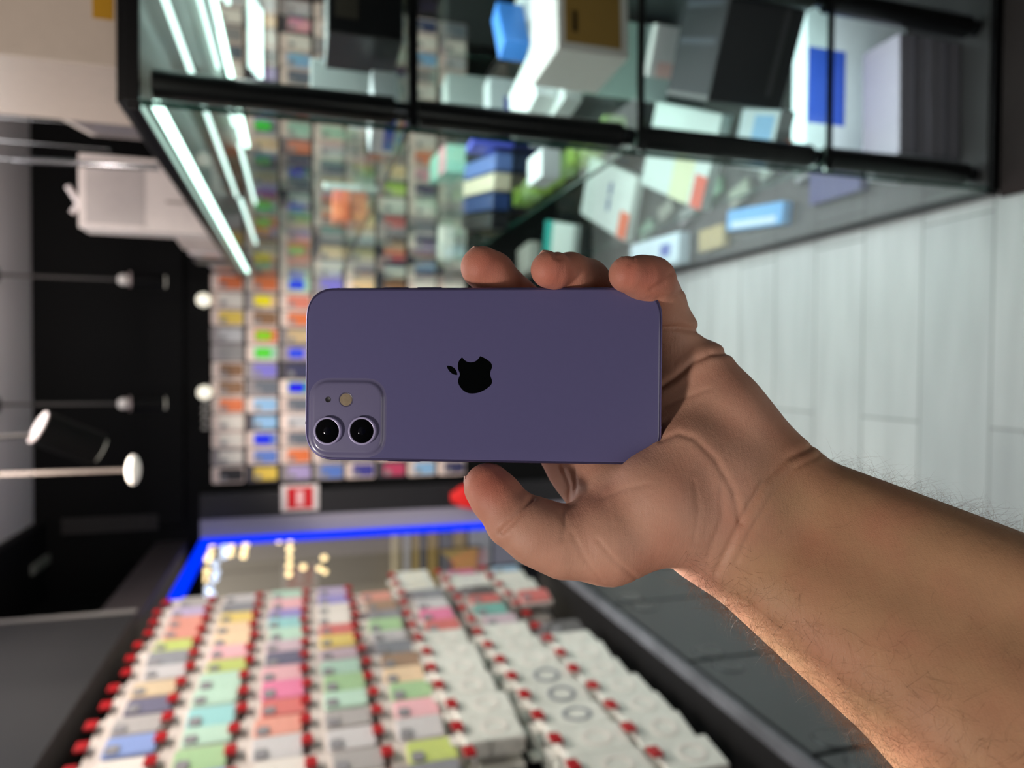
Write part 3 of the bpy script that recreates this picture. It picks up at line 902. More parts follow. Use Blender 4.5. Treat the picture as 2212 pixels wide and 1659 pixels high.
# chrome lettering strip beside the globe
o = MB()
for i, s in enumerate((0, 1, 2, 3, 4)):
    q = at(446, 862 + s * 15, 1, YE - 0.02)
    o.box((q.x - 0.011, q.y - 0.004, q.z - 0.02), (q.x - 0.006, q.y, q.z + 0.02)).box((q.x - 0.011, q.y - 0.004, q.z + 0.008), (q.x + 0.008, q.y, q.z + 0.013))
o = o.build('wall_lettering', mat('silver_letters', (170, 168, 166), 0.3, metal=0.6))
tag(o, 'short row of illegible silver letters at the top of the end wall display', 'lettering')
# exit sign in the recess and vent on the wall
p = at(88, 1208, 0, -0.845)
ex = empty('exit_sign', p)
tag(ex, 'green lit box sign hanging in the dark recess over the window', 'sign')
MB().box((-0.02, -0.19, -0.035), (0.02, 0.19, 0.05), 0.004).build('housing', mat('sign_housing', (96, 98, 94), 0.5), ex)
MB().box((0.0195, -0.16, -0.018), (0.023, 0.16, 0.045)).build('sign_face', mat('green_face', (20, 60, 26), 0.4, emit=(24, 84, 30), strength=0.5), ex)
MB().box((-0.003, -0.003, 0.05), (0.003, 0.003, 2.55 - p.z)).build('stem', M_black, ex)
p = at(240, 1131, 1, YE - 0.01)
o = MB()
for k in range(4):
    o.box((p.x - 0.035 + k * 0.018, p.y - 0.012, p.z - 0.19), (p.x - 0.023 + k * 0.018, p.y, p.z + 0.19))
tag(o.build('wall_vent', mat('vent_grey', (40, 37, 37), 0.6)), 'tall dark slatted vent high on the end wall over the window', 'vent')

# ------------------------------------------------------------------ the phone held up to the camera
tilt = math.radians(4.4)
roll = math.radians(0.45)
ex = Vector((math.cos(tilt) * math.cos(roll), math.cos(tilt) * math.sin(roll), -math.sin(tilt)))
ez = Vector((math.sin(tilt), 0, math.cos(tilt)))
ez = (ez - ex * ez.dot(ex)).normalized()
ey = ez.cross(ex)
PC = camp(1037.5, 810, 0.2905)
PH_M = C2W @ (Matrix.Translation(PC) @ Matrix((ex, ey, ez)).transposed().to_4x4())
PH_M.translation = C2W @ PC
LEN, WID, TH = 0.1467, 0.0715, 0.0074
PXM = F / 0.2905                 # pixels per metre on the phone's back


def pp(px, py):
    """a pixel on the back of the phone -> local x, y in metres"""
    r = Vector(((px - 1106) / F, (py - 829.5) / F, 1))
    t = PC.dot(ez) / r.dot(ez)
    q = r * t - PC
    return q.dot(ex), q.dot(ey)


phone = empty('smartphone')
phone.matrix_world = PH_M
tag(phone, 'purple smartphone held sideways in the picture, its back with two cameras to the viewer', 'smartphone')
M_frame = mat('purple_aluminium', (112, 104, 150), 0.28, metal=0.85, noise=0.02)
M_back = mat('purple_back_glass', (97, 93, 134), 0.22, coat=0.6, noise=0.02, nscale=400, spec=0.4)
R_ = 0.0128


def mm(loops_, name, m, parent, smooth=True, cap0=True, cap1=True):
    b = MB()
    b.loops(loops_, cap0, cap1)
    o = b.build(name, m, parent, smooth)
    return o


fr = [rrect(LEN, WID, R_, 14, i, z) for i, z in ((0.0011, 0.00012), (0.0007, 0.00002), (0.0003, 0.00008), (0.0, 0.00045),
                                                 (0.0, TH - 0.0005), (0.0004, TH - 0.0001), (0.0011, TH - 0.0001))]
mm(fr, 'frame', M_frame, phone)
mm([rrect(LEN, WID, R_, 14, i, z) for i, z in ((0.00102, 0.0003), (0.00095, 0.00002), (0.0011, -0.0001), (0.0015, -0.00016))][::-1],
   'back_glass', M_back, phone)
mm([rrect(LEN, WID, R_, 14, i, z) for i, z in ((0.0011, TH - 0.0003), (0.001, TH), (0.0014, TH + 0.00012))],
   'screen', mat('black_screen', (6, 6, 8), 0.06), phone)
# camera island
cx, cy = pp(751, 902)
isl = [[Vector((p.x + cx, p.y + cy, p.z)) for p in rrect(0.0298, 0.0298, 0.0078, 12, i, z)]
       for i, z in ((-0.0016, -0.00015), (-0.0008, -0.00022), (-0.0002, -0.0006), (0.0002, -0.00105), (0.0007, -0.00128), (0.0013, -0.00134))]
bump = mm(isl[::-1], 'camera_island', mat('frosted_purple_glass', (112, 107, 140), 0.34, noise=0.01, coat=0.3), phone)


def ring(cx, cy, prof, name, m, parent, n=48):
    L = []
    for r, z in prof:
        L.append([Vector((cx + r * math.cos(2 * PI * i / n), cy + r * math.sin(2 * PI * i / n), z)) for i in range(n)])
    return mm(L, name, m, parent)


M_lensglass = mat('black_lens_glass', (2, 2, 4), 0.03, coat=0.5, noise=0, spec=0.6)
M_ring = mat('lavender_lens_ring', (178, 170, 208), 0.3, metal=0.1, noise=0.01)
for (px, py) in ((711.5, 930), (785.5, 930)):
    x, y = pp(px, py)
    L = []
    rg = ring(x, y, ((0.0052, -0.0011), (0.0059, -0.0012), (0.0059, -0.0024), (0.0057, -0.0028), (0.0053, -0.0029),
                     (0.0050, -0.0028), (0.0050, -0.0022)), 'lens_ring', M_ring, phone)
    ring(x, y, ((0.005, -0.0022), (0.0048, -0.0026), (0.004, -0.00268), (0.002, -0.0027)), 'lens', M_lensglass, rg)
    ring(x, y, ((0.0016, -0.0027), (0.0014, -0.00275), (0.0006, -0.0029)), 'inner_lens', mat('inner_lens', (8, 8, 18), 0.02, coat=1), rg)
x, y = pp(749.5, 863)
ring(x, y, ((0.0031, -0.0013), (0.0030, -0.00142), (0.0026, -0.00136), (0.0024, -0.0013)), 'flash_bezel', mat('flash_rim', (84, 78, 100), 0.3), phone)
ring(x, y, ((0.0026, -0.0013), (0.0025, -0.00145), (0.0018, -0.0015)), 'flash', mat('flash_diffuser', (150, 134, 112), 0.25, noise=0.22, nscale=700), phone)
x, y = pp(711, 863)
ring(x, y, ((0.0012, -0.0013), (0.0012, -0.0014), (0.0009, -0.0014), (0.0008, -0.00135)), 'microphone', mat('mic_hole', (26, 24, 28), 0.5), phone)

# emblem, traced from the photograph
body = [(806, 300), (835, 335), (880, 385), (935, 425), (1000, 449), (1070, 455), (1140, 447), (1205, 420), (1265, 375), (1310, 320),
        (1345, 268), (1420, 297), (1500, 340), (1590, 400), (1650, 450), (1685, 505), (1700, 565), (1695, 620), (1675, 670), (1655, 725),
        (1646, 790), (1652, 850), (1672, 915), (1693, 975), (1702, 1030), (1692, 1080), (1655, 1140), (1590, 1200), (1500, 1265),
        (1400, 1320), (1300, 1358), (1200, 1378), (1090, 1384), (990, 1372), (900, 1335), (820, 1275), (760, 1205), (710, 1120),
        (688, 1040), (692, 965), (712, 900), (735, 840), (737, 795), (720, 740), (695, 675), (680, 600), (680, 520), (700, 440), (745, 360)]
leaf = [(348, 552), (410, 551), (480, 568), (545, 605), (600, 655), (640, 720), (658, 780), (663, 828), (600, 824), (530, 800),
        (465, 755), (410, 695), (372, 630)]


def smooth_poly(pts, sharp, k=3):
    n = len(pts)
    out = []
    for i in range(n):
        p0, p1, p2, p3 = (Vector((*pts[(i + j - 1) % n], 0)) for j in range(4))
        if i in sharp:
            p0 = p1
        if (i + 1) % n in sharp:
            p3 = p2
        for t in range(k):
            u = t / k
            out.append(0.5 * ((2 * p1) + (p2 - p0) * u + (2 * p0 - 5 * p1 + 4 * p2 - p3) * u * u + (3 * p1 - p0 - 3 * p2 + p3) * u ** 3))
    return out


M_logo = mat('black_mirror_print', (4, 6, 6), 0.12, noise=0)
b = MB()
for pts, sh in ((body, {0, 10}), (leaf, {0, 7})):
    L = []
    for q in smooth_poly(pts, sh):
        x, y = pp(940 + q.x / 13.827, 750 + q.y / 13.827)
        L.append((x, y))
    b.loops([[Vector((x, y, -0.00014)) for x, y in L], [Vector((x, y, -0.00019)) for x, y in L]])
b.build('emblem', M_logo, phone)
# antenna bands, buttons
M_band = mat('antenna_plastic', (70, 58, 96), 0.4, noise=0)
for x0, side in ((-LEN / 2 + 0.0137, -1), (-LEN / 2 + 0.0137, 1), (LEN / 2 - 0.0137, -1), (LEN / 2 - 0.0137, 1)):
    b = MB()
    b.box((x0 - 0.0006, side * (WID / 2 - 0.0009) - 0.00095, 0.0001), (x0 + 0.0006, side * (WID / 2 - 0.0009) + 0.00095, TH - 0.0002), 0.0002)
    b.build('antenna_band', M_band, phone)
for sx in (-1, 1):
    b = MB()
    b.box((sx * (LEN / 2 - 0.0009) - 0.00095, 0.0205 - 0.0006, 0.0001), (sx * (LEN / 2 - 0.0009) + 0.00095, 0.0205 + 0.0006, TH - 0.0002), 0.0002)
    b.build('antenna_band', M_band, phone)
for a, c, nm, h in ((773, 799, 'mute_switch', 0.0003), (826, 880, 'volume_button', 0.0005), (899, 952, 'volume_button', 0.0005)):
    xa, xb = pp(a, 620)[0], pp(c, 620)[0]
    MB().box((xa, -WID / 2 - h, 0.0022), (xb, -WID / 2 + 0.0004, 0.0052), 0.0002).build(nm, M_frame, phone)
MB().box((pp(835, 990)[0], WID / 2 - 0.0004, 0.0022), (pp(905, 990)[0], WID / 2 + 0.0004, 0.0052), 0.0002).build('side_button', M_frame, phone)

# ------------------------------------------------------------------ the hand and forearm
HD = 290.0


def J(px, py, z, r):
    d = HD + z
    return ((px - 1106) / F * d, (py - 829.5) / F * d, d, r)


def cone(P, a, b):
    A, B = np.array(a[:3], np.float32), np.array(b[:3], np.float32)
    ba = B - A
    h = np.clip(((P - A) @ ba) / np.float32(ba @ ba), 0, 1)
    q = P - A - h[..., None] * ba
    return np.sqrt((q * q).sum(-1)) - (a[3] + (b[3] - a[3]) * h)


def smin(a, b, k):
    h = np.clip(0.5 + 0.5 * (b - a) / k, 0, 1)
    return b + (a - b) * h - k * h * (1 - h)


def chain(P, js, k=2.0):
    d = cone(P, js[0], js[1])
    for a, b in zip(js[1:], js[2:]):
        d = smin(d, cone(P, a, b), k)
    return d


PINKY = [J(1460, 775, 21, 12.0), J(1448, 715, 20, 11.2), J(1424, 657, 13, 10.9), J(1405, 608, 1, 10.0), J(1388, 600, -4, 9.2)]
PINKY_TIP = [J(1362, 594, -8.5, 7.4), J(1354, 593, -8.5, 7.2)]
RING = [J(1440, 850, 27, 13), J(1345, 700, 31, 10.8), J(1268, 610, 18, 9.9), J(1232, 592, 7, 9.2)]
RING_TIP = [J(1197, 585, -2, 7.7), J(1186, 583, -3.5, 7.4)]
MIDDLE = [J(1385, 880, 32, 13.5), J(1225, 735, 37, 10.8), J(1115, 648, 24, 9.8), J(1070, 600, 15, 9.4)]
MIDDLE_TIP = [J(1060, 588, 13, 9.3), J(1041, 578, 11, 9.0)]
INDEX = [J(1262, 985, 28, 16.5), J(1130, 880, 33, 11.2), J(1010, 800, 25, 9.8), J(940, 752, 17, 9.0)]
THUMB1 = [J(1440, 1105, 3, 21), J(1310, 1162, -2, 18.2), J(1218, 1172, -4, 13.4), J(1162, 1150, -4, 12.6), J(1110, 1122, -3, 11.7)]
THUMB2 = [J(1110, 1120, -3, 11.5), J(1072, 1074, -1, 10.4), J(1054, 1052, 1.5, 9.9)]
PALM = [
    (J(1655, 1022, 15, 19), J(1505, 812, 22, 16.5)),
    (J(1620, 1060, 14, 19), J(1455, 850, 27, 16.5)),
    (J(1580, 1100, 14, 20), J(1385, 905, 30, 17)),
    (J(1560, 1130, 14, 20), J(1275, 1000, 30, 16)),
    (J(1425, 1074, -1, 21.0), J(1535, 1140, 9, 21)),
    (J(1266, 998, 27, 16.8), J(1330, 1095, 12, 17)),
    (J(1650, 1020, 12, 17), J(1560, 900, 14, 17)),
    (J(1470, 925, 18, 15), J(1575, 1030, 7, 18)),
    (J(1490, 985, 3, 16.5), J(1590, 1100, 5, 19.5)),
]
ARM = [(J(1668, 1050, 14, 19), J(2330, 1400, -18, 34)), (J(1548, 1152, 13, 20.5), J(2130, 1540, -18, 38)),
       (J(2330, 1400, -18, 34), J(3000, 1740, -50, 42)), (J(2130, 1540, -18, 38), J(2800, 1980, -50, 46))]


def sdf(P):
    palm = cone(P, *PALM[0])
    for a in PALM[1:]:
        palm = smin(palm, cone(P, *a), 9.0)
    arm = smin(cone(P, *ARM[0]), cone(P, *ARM[1]), 14.0)
    arm = smin(arm, smin(cone(P, *ARM[2]), cone(P, *ARM[3]), 14.0), 10.0)
    d = smin(palm, arm, 11.0)
    d = smin(d, chain(P, THUMB1, 5.0), 6.0)
    d = smin(d, chain(P, THUMB2, 2.0), 1.5)
    f = chain(P, PINKY)
    f = smin(f, chain(P, PINKY_TIP), 2.6)
    g = smin(chain(P, RING), chain(P, RING_TIP), 2.8)
    h = smin(chain(P, MIDDLE), chain(P, MIDDLE_TIP), 3)
    i = chain(P, INDEX, 3)
    f = np.minimum(np.minimum(f, g), np.minimum(h, i))
    return smin(d, f, 4.0)


def build_hand():
    vox = 0.9
    lo = np.array([-42.0, -66.0, 205.0])
    hi = np.array([310.0, 205.0, 345.0])
    B = 16
    nb = np.ceil((hi - lo) / (vox * B)).astype(int)
    N = nb * B + 1
    vol = np.full(N, 5.0, np.float32)
    cc = np.stack(np.meshgrid(*[(np.arange(n) + 0.5) * B * vox for n in nb], indexing='ij'), -1) + lo
    cs = sdf(cc.reshape(-1, 3).astype(np.float32)).reshape(nb)
    rad = B * vox * 0.87 + 3
    vol_in = np.where(cs < 0, -5.0, 5.0)
    for i, j, k in np.ndindex(*nb):
        sl = (slice(i * B, i * B + B), slice(j * B, j * B + B), slice(k * B, k * B + B))
        if vol_in[i, j, k] < 0:
            vol[sl] = -5
    act = np.argwhere(np.abs(cs) < rad)
    g = np.stack(np.meshgrid(*[np.arange(B)] * 3, indexing='ij'), -1)
    for c in range(0, len(act), 60):
        blk = act[c:c + 60]
        P = (blk[:, None, None, None, :] * B + g[None]).astype(np.float32) * vox + lo
        D = sdf(P.reshape(-1, 3).astype(np.float32)).reshape(len(blk), B, B, B)
        for (i, j, k), d in zip(blk, D):
            vol[i * B:i * B + B, j * B:j * B + B, k * B:k * B + B] = d
    # close the volume at the borders
    for ax in range(3):
        for e in (0, 1, -1, -2):
            s = [slice(None)] * 3
            s[ax] = e
            vol[tuple(s)] = np.maximum(vol[tuple(s)], 0.5)
    ins = vol < 0
    c8 = [ins[a:N[0] - 1 + a, b:N[1] - 1 + b, c:N[2] - 1 + c] for a in (0, 1) for b in (0, 1) for c in (0, 1)]
    tot = sum(x.astype(np.int8) for x in c8)
    cells = np.argwhere((tot > 0) & (tot < 8))
    idx = -np.ones(N - 1, np.int64)
    idx[tuple(cells.T)] = np.arange(len(cells))
    acc = np.zeros((len(cells), 3))
    cnt = np.zeros(len(cells))
    corners = [np.array(v) for v in [(0, 0, 0), (0, 0, 1), (0, 1, 0), (0, 1, 1), (1, 0, 0), (1, 0, 1), (1, 1, 0), (1, 1, 1)]]
    val = [vol[tuple((cells + c).T)] for c in corners]
    for a in range(8):
        for b in range(a + 1, 8):
            if np.abs(corners[a] - corners[b]).sum() != 1:
                continue
            m = (val[a] < 0) != (val[b] < 0)
            t = val[a][m] / (val[a][m] - val[b][m])
            acc[m] += corners[a] + t[:, None] * (corners[b] - corners[a])
            cnt[m] += 1
    V = (cells + acc / cnt[:, None]) * vox + lo
    faces = []
    for ax in range(3):
        u, v = (ax + 1) % 3, (ax + 2) % 3
        s0 = [slice(1, n - 1) for n in N]
        s1 = [slice(1, n - 1) for n in N]
        s0[ax] = slice(0, N[ax] - 1)
        s1[ax] = slice(1, N[ax])
        a, b = ins[tuple(s0)], ins[tuple(s1)]
        e = np.argwhere(a != b)
        sgn = a[tuple(e.T)]
        off = np.ones(3, int)
        off[ax] = 0
        e = e + off
        du, dv = np.zeros(3, int), np.zeros(3, int)
        du[u] = 1
        dv[v] = 1
        q = np.stack([idx[tuple((e - du - dv).T)], idx[tuple((e - dv).T)], idx[tuple(e.T)], idx[tuple((e - du).T)]], 1)
        q[~sgn] = q[~sgn][:, ::-1]
        faces.append(q)
    Fq = np.concatenate(faces)
    # project on the exact surface and get normals
    V = V.astype(np.float32)
    for it in range(2):
        e = 0.25
        d0 = sdf(V)
        G = np.stack([sdf(V + np.eye(3, dtype=np.float32)[k] * e) - d0 for k in range(3)], 1) / e
        G /= np.linalg.norm(G, axis=1)[:, None] + 1e-6
        ok = (np.abs(d0) < 2.0)[:, None]
        V = V - np.where(ok, G * d0[:, None], 0)
    return V, Fq, G


V, Fq, NRM = build_hand()
PX = V[:, 0] / V[:, 2] * F + 1106
PY = V[:, 1] / V[:, 2] * F + 829.5


def seg_dist(pts):
    d = np.full(len(V), 1e9)
    for (x0, y0), (x1, y1) in zip(pts, pts[1:]):
        bx_, by_ = x1 - x0, y1 - y0
        t = np.clip(((PX - x0) * bx_ + (PY - y0) * by_) / (bx_ * bx_ + by_ * by_), 0, 1)
        d = np.minimum(d, np.hypot(PX - x0 - t * bx_, PY - y0 - t * by_))
    return d


front = np.clip(-NRM[:, 2] * 2.5 + 0.4, 0, 1)
# creases: (points, width px, depth mm)
CREASES = [
    ([(1420, 712), (1468, 708), (1512, 714)], 6, 1.5),
    ([(1425, 838), (1460, 815), (1500, 780), (1535, 763), (1575, 760)], 6, 1.4),
    ([(1420, 646), (1450, 640), (1478, 622)], 5, 0.45),
    ([(1408, 626), (1432, 608), (1450, 590)], 5, 0.5),
    ([(1425, 950), (1465, 935), (1500, 946), (1545, 990), (1585, 1060), (1600, 1130)], 6, 0.55),
    ([(1430, 880), (1480, 858), (1530, 840)], 5, 0.3),
    ([(1750, 966), (1700, 990), (1650, 1040), (1610, 1110), (1575, 1180), (1548, 1236)], 7, 0.9),
    ([(1768, 985), (1715, 1012), (1668, 1070), (1620, 1150), (1590, 1215)], 5, 0.4),
    ([(1150, 1076), (1112, 1122), (1082, 1150)], 6, 1.2),
    ([(1214, 1108), (1222, 1135), (1216, 1165)], 5, 0.35),
    
    ([(1215, 1012), (1230, 1050), (1228, 1090)], 4, 0.5),
    ([(1240, 1012), (1244, 1050), (1238, 1085)], 4, 0.4),
    ([(1235, 1150), (1262, 1205), (1300, 1256)], 4, 0.3),
    ([(1290, 1165), (1330, 1212), (1375, 1250)], 4, 0.35),
    ([(1500, 1040), (1510, 1100), (1500, 1170)], 5, 0.2),
    ([(1560, 1050), (1560, 1120), (1530, 1200)], 5, 0.25),
    ([(1300, 1075), (1350, 1055), (1400, 1045)], 5, 0.2),
    ([(1364, 548), (1370, 562), (1360, 570)], 4, 0.4),
    ([(1197, 544), (1202, 556), (1210, 558)], 4, 0.5),
]
disp = np.zeros(len(V))
for pts, wd, dp in CREASES:
    dd = seg_dist(pts)
    disp += dp * np.exp(-(dd / wd) ** 2) * front
    disp -= 0.18 * dp * np.exp(-((dd - 2.6 * wd) / (1.6 * wd)) ** 2) * front
V = V - NRM * disp[:, None]
# gentle tendons and muscle along the arm
arm_t = np.clip((PX - 1600) / 200, 0, 1)
V = V + NRM * (arm_t * 0.5 * np.sin((PY - 0.62 * PX) / 42.0) * front)[:, None]

me = bpy.data.meshes.new('person')
Mx = np.array(C2W)
Vw = (V / 1000.0) @ Mx[:3, :3].T + Mx[:3, 3]
me.from_pydata([], [], [])
me.vertices.add(len(Vw))
me.vertices.foreach_set('co', Vw.astype(np.float32).ravel())
me.loops.add(len(Fq) * 4)
me.polygons.add(len(Fq))
me.loops.foreach_set('vertex_index', Fq.astype(np.int32).ravel())
me.polygons.foreach_set('loop_start', np.arange(0, len(Fq) * 4, 4, dtype=np.int32))
me.update(calc_edges=True)
me.validate()
me.shade_smooth()
# skin tone map: red finger tips, pink palm, tan forearm
t_arm = np.clip((PX + 0.45 * (PY - 900) - 1640) / 170, 0, 1)
t_arm = t_arm * t_arm * (3 - 2 * t_arm)
palmc, armc, tipc = (np.array(lin(c)) for c in ((204, 154, 130), (192, 146, 110), (196, 118, 98)))
tip = np.zeros(len(V))
for (x, y, s) in ((1050, 575, 70), (1195, 590, 75), (1362, 592, 55), (1060, 1040, 75), (1400, 600, 60)):
    tip = np.maximum(tip, np.exp(-((PX - x) ** 2 + (PY - y) ** 2) / (s * s)))
colr = palmc[None] * (1 - t_arm[:, None]) + armc[None] * t_arm[:, None]
colr = colr * (1 - tip[:, None]) + tipc[None] * tip[:, None]
ca = me.color_attributes.new('skin_tone', 'FLOAT_COLOR', 'POINT')
ca.data.foreach_set('color', np.concatenate([colr, np.ones((len(V), 1))], 1).astype(np.float32).ravel())


def skin_mat():
    m = bpy.data.materials.new('skin')
    m.use_nodes = True
    nt = m.node_tree
    b = nt.nodes['Principled BSDF']
    at_ = nt.nodes.new('ShaderNodeAttribute')
    at_.attribute_name = 'skin_tone'
    tc = nt.nodes.new('ShaderNodeTexCoord')
    nz = nt.nodes.new('ShaderNodeTexNoise')
    nz.inputs['Scale'].default_value = 60
    nz.inputs['Detail'].default_value = 6
    nt.links.new(tc.outputs['Object'], nz.inputs['Vector'])
    mr = nt.nodes.new('ShaderNodeMapRange')
    mr.inputs['To Min'].default_value = 0.82
    mr.inputs['To Max'].default_value = 1.16
    nt.links.new(nz.outputs['Fac'], mr.inputs['Value'])
    vm = nt.nodes.new('ShaderNodeVectorMath')
    vm.operation = 'SCALE'
    nt.links.new(at_.outputs['Color'], vm.inputs[0])
    nt.links.new(mr.outputs[0], vm.inputs['Scale'])
    nt.links.new(vm.outputs[0], b.inputs['Base Color'])
    n3 = nt.nodes.new('ShaderNodeTexNoise')      # blotchy blood colour under the skin
    n3.inputs['Scale'].default_value = 42
    n3.inputs['Detail'].default_value = 3
    nt.links.new(tc.outputs['Object'], n3.inputs['Vector'])
    mr3 = nt.nodes.new('ShaderNodeMapRange')
    mr3.inputs['From Min'].default_value = 0.4
    mr3.inputs['From Max'].default_value = 0.75
    mr3.inputs['To Max'].default_value = 0.45
    nt.links.new(n3.outputs['Fac'], mr3.inputs['Value'])
    mx3 = nt.nodes.new('ShaderNodeMix')
    mx3.data_type = 'RGBA'
    mx3.inputs['B'].default_value = (*lin((190, 118, 96)), 1)
    nt.links.new(mr3.outputs[0], mx3.inputs['Factor'])
    nt.links.new(vm.outputs[0], mx3.inputs['A'])
    nt.links.new(mx3.outputs['Result'], b.inputs['Base Color'])
    b.inputs['Roughness'].default_value = 0.52
    b.inputs['Specular IOR Level'].default_value = 0.35
    b.inputs['Subsurface Weight'].default_value = 0.12
    b.inputs['Subsurface Radius'].default_value = (1.0, 0.35, 0.2)
    b.inputs['Subsurface Scale'].default_value = 0.004
    v1 = nt.nodes.new('ShaderNodeTexVoronoi')
    v1.inputs['Scale'].default_value = 1500
    v1.feature = 'DISTANCE_TO_EDGE'
    n2 = nt.nodes.new('ShaderNodeTexNoise')
    n2.inputs['Scale'].default_value = 420
    n2.inputs['Detail'].default_value = 4
    nt.links.new(tc.outputs['Object'], v1.inputs['Vector'])
    nt.links.new(tc.outputs['Object'], n2.inputs['Vector'])
    ad = nt.nodes.new('ShaderNodeMath')
    ad.operation = 'ADD'
    nt.links.new(v1.outputs['Distance'], ad.inputs[0])
    nt.links.new(n2.outputs['Fac'], ad.inputs[1])
    bp = nt.nodes.new('ShaderNodeBump')
    bp.inputs['Strength'].default_value = 0.24
    bp.inputs['Distance'].default_value = 0.0006
    mp4 = nt.nodes.new('ShaderNodeMapping')      # fine slanted lines of the palm
    mp4.inputs['Rotation'].default_value = (0.0, 0.9, 0.0)
    mp4.inputs['Scale'].default_value = (150, 150, 1100)
    n4 = nt.nodes.new('ShaderNodeTexNoise')
    n4.inputs['Scale'].default_value = 1.0
    n4.inputs['Detail'].default_value = 3
    nt.links.new(tc.outputs['Object'], mp4.inputs[0])
    nt.links.new(mp4.outputs[0], n4.inputs['Vector'])
    ad2 = nt.nodes.new('ShaderNodeMath')
    ad2.operation = 'ADD'
    nt.links.new(ad.outputs[0], ad2.inputs[0])
    nt.links.new(n4.outputs['Fac'], ad2.inputs[1])
    nt.links.new(ad2.outputs[0], bp.inputs['Height'])
    nt.links.new(bp.outputs[0], b.inputs['Normal'])
    return m


me.materials.append(skin_mat())
person = link('person', me)
tag(person, 'bare hairy forearm and open hand, thumb and curled fingers gripping the purple smartphone', 'person')

# fingernails
M_nail = mat('fingernail', (206, 158, 140), 0.4, noise=0.03)


def nail(c, normal, along, wdt, lng):
    n, a = Vector(normal).normalized(), Vector(along).normalized()
    a = (a - n * a.dot(n)).normalized()
    s = n.cross(a)
    b = MB()
    rows = []
    for layer in (-0.0002, -0.0012):
        for i in range(7):
            u = i / 6 * 2 - 1
            row = []
            for j in range(7):
                v = j / 6 * 2 - 1
                w_ = wdt * (1 - 0.18 * abs(u) ** 3)
                row.append(Vector(c) / 1000 + a * (u * lng / 2000) + s * (v * w_ / 2000) + n * (layer - (v * v) * wdt / 1000 * 0.16 - u * u * 0.0006))
            rows.append(row)
    vs = [[b.bm.verts.new(C2W @ p) for p in r] for r in rows]
    for g0 in (0, 7):
        for i in range(6):
            for j in range(6):
                b.bm.faces.new((vs[g0 + i][j], vs[g0 + i][j + 1], vs[g0 + i + 1][j + 1], vs[g0 + i + 1][j]))
    rim = [(0, j) for j in range(7)] + [(i, 6) for i in range(1, 7)] + [(6, j) for j in range(5, -1, -1)] + [(i, 0) for i in range(5, 0, -1)]
    for (i, j), (k, l) in zip(rim, rim[1:] + rim[:1]):
        b.bm.faces.new((vs[i][j], vs[k][l], vs[7 + k][l], vs[7 + i][j]))
    return b.build('fingernail', M_nail, person, True)


def surf(j, n, r=None):
    n = Vector(n).normalized()
    return Vector(j[:3]) + n * (j[3] if r is None else r)


nail(surf(THUMB2[2], (-0.55, 0.25, 0.8)), (-0.55, 0.25, 0.8), (-0.3, -1, 0.1), 13, 14)
nail(surf(MIDDLE_TIP[1], (-0.2, -0.6, 0.8)), (-0.2, -0.6, 0.8), (-1, -0.6, -0.4), 11, 12)
nail(surf(RING_TIP[1], (0.1, -0.7, 0.75)), (0.1, -0.7, 0.75), (-1, -0.3, -0.4), 10, 11)
nail(surf(PINKY_TIP[1], (0.1, -0.7, 0.75)), (0.1, -0.7, 0.75), (-1, -0.2, -0.4), 8.5, 9)
nail(surf(INDEX[3], (-0.1, -0.1, 1)), (-0.1, -0.1, 1), (-1, -0.7, -0.4), 11, 12)

# arm hair: thin curled strands growing from the forearm
rng = np.random.default_rng(5)
# weight: more along the lower edge and the inner wrist, fewer on the pale inner side
edge = np.clip((PY - (1250 + (PX - 1490) * 0.80)) / 60 + 1.0, 0, 1)
low = np.clip((PY - (0.66 * PX + 60)) / 160, 0, 1)
top = np.clip(((0.40 * PX + 300) - PY) / 40, 0, 1) * (PX > 1800)
wt = ((PX > 1430) & (PX < 2450)) * (0.025 + 0.6 * low ** 1.2 + 1.1 * edge + 0.5 * top)
wt = wt * np.clip((PX + 0.9 * (PY - 1200) - 1500) / 160, 0, 1)
sil = ((NRM[:, 1] > 0.55) & (NRM[:, 2] < 0.5) & (PX > 1480)) * 1.0 + ((NRM[:, 1] < -0.6) & (NRM[:, 2] < 0.5) & (PX > 1790)) * 0.5
wt = wt + sil * 1.1 * ((PX < 2450) & (PX > 1450))
wt = wt / wt.sum()
NH = 6500
pick = rng.choice(len(V), NH, p=wt)
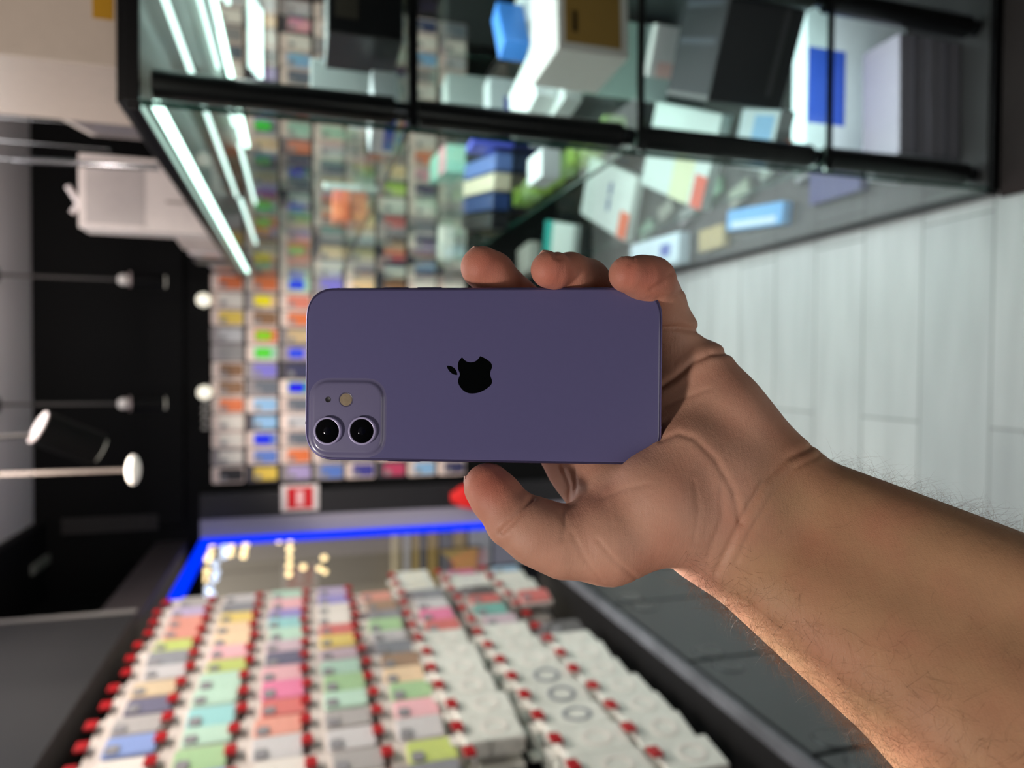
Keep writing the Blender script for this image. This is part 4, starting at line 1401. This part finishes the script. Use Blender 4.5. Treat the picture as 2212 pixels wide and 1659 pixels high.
ad_ = np.array(J(2330, 1400, -18, 0)[:3]) - np.array(J(1600, 1100, 14, 0)[:3])
ad_ /= np.linalg.norm(ad_)
hv, hf = [], []
for q in pick:
    p, n = V[q].astype(float), NRM[q].astype(float)
    side = np.cross(n, ad_)
    d = ad_ * rng.normal(0.35, 0.75) + side * rng.normal(0.0, 0.8)
    d -= n * (d @ n)
    d /= np.linalg.norm(d) + 1e-6
    d = d + n * (rng.uniform(0.5, 1.3) if sil[q] else rng.uniform(0.12, 0.7))
    d /= np.linalg.norm(d)
    L = rng.uniform(7, 19)
    curl = np.cross(n, d) * rng.normal(0, 0.26) - n * rng.uniform(0.03, 0.13)
    rad = rng.uniform(0.022, 0.038)
    e1 = np.cross(d, [0.3, 0.5, 0.8])
    e1 /= np.linalg.norm(e1)
    e2 = np.cross(d, e1)
    pts = []
    for s in range(8):
        pts.append(p.copy())
        p = p + d * L / 7
        d = d + curl
        d /= np.linalg.norm(d)
    base = len(hv)
    for s, p_ in enumerate(pts):
        rr = rad * (1 - 0.85 * s / 7)
        for k in range(3):
            a_ = 2 * PI * k / 3
            hv.append(p_ + (e1 * math.cos(a_) + e2 * math.sin(a_)) * rr)
    for s in range(7):
        for k in range(3):
            a0, a1 = base + s * 3 + k, base + s * 3 + (k + 1) % 3
            hf.append((a0, a1, a1 + 3, a0 + 3))
hv = (np.array(hv) / 1000.0) @ Mx[:3, :3].T + Mx[:3, 3]
hm = bpy.data.meshes.new('arm_hair')
hm.from_pydata(hv.tolist(), [], hf)
hm.shade_smooth()
hm.materials.append(mat('hair', (112, 78, 50), 0.45, noise=0.3, nscale=200))
tag(link('arm_hair', hm, person), 'fine dark brown curled hairs', kind='stuff')

# dark sheet painting the shadow on the floor before the showcase
o = MB().box((0.385, 0.62, 0.0005), (1.5, 1.209, 0.012), 0.004).build('floor_tone', mat('painted_shadow', (40, 32, 30), 0.9, noise=0.2, nscale=120))
tag(o, 'dark brown sheet painting the shadow in front of the near end of the glass showcase', 'painted shadow')
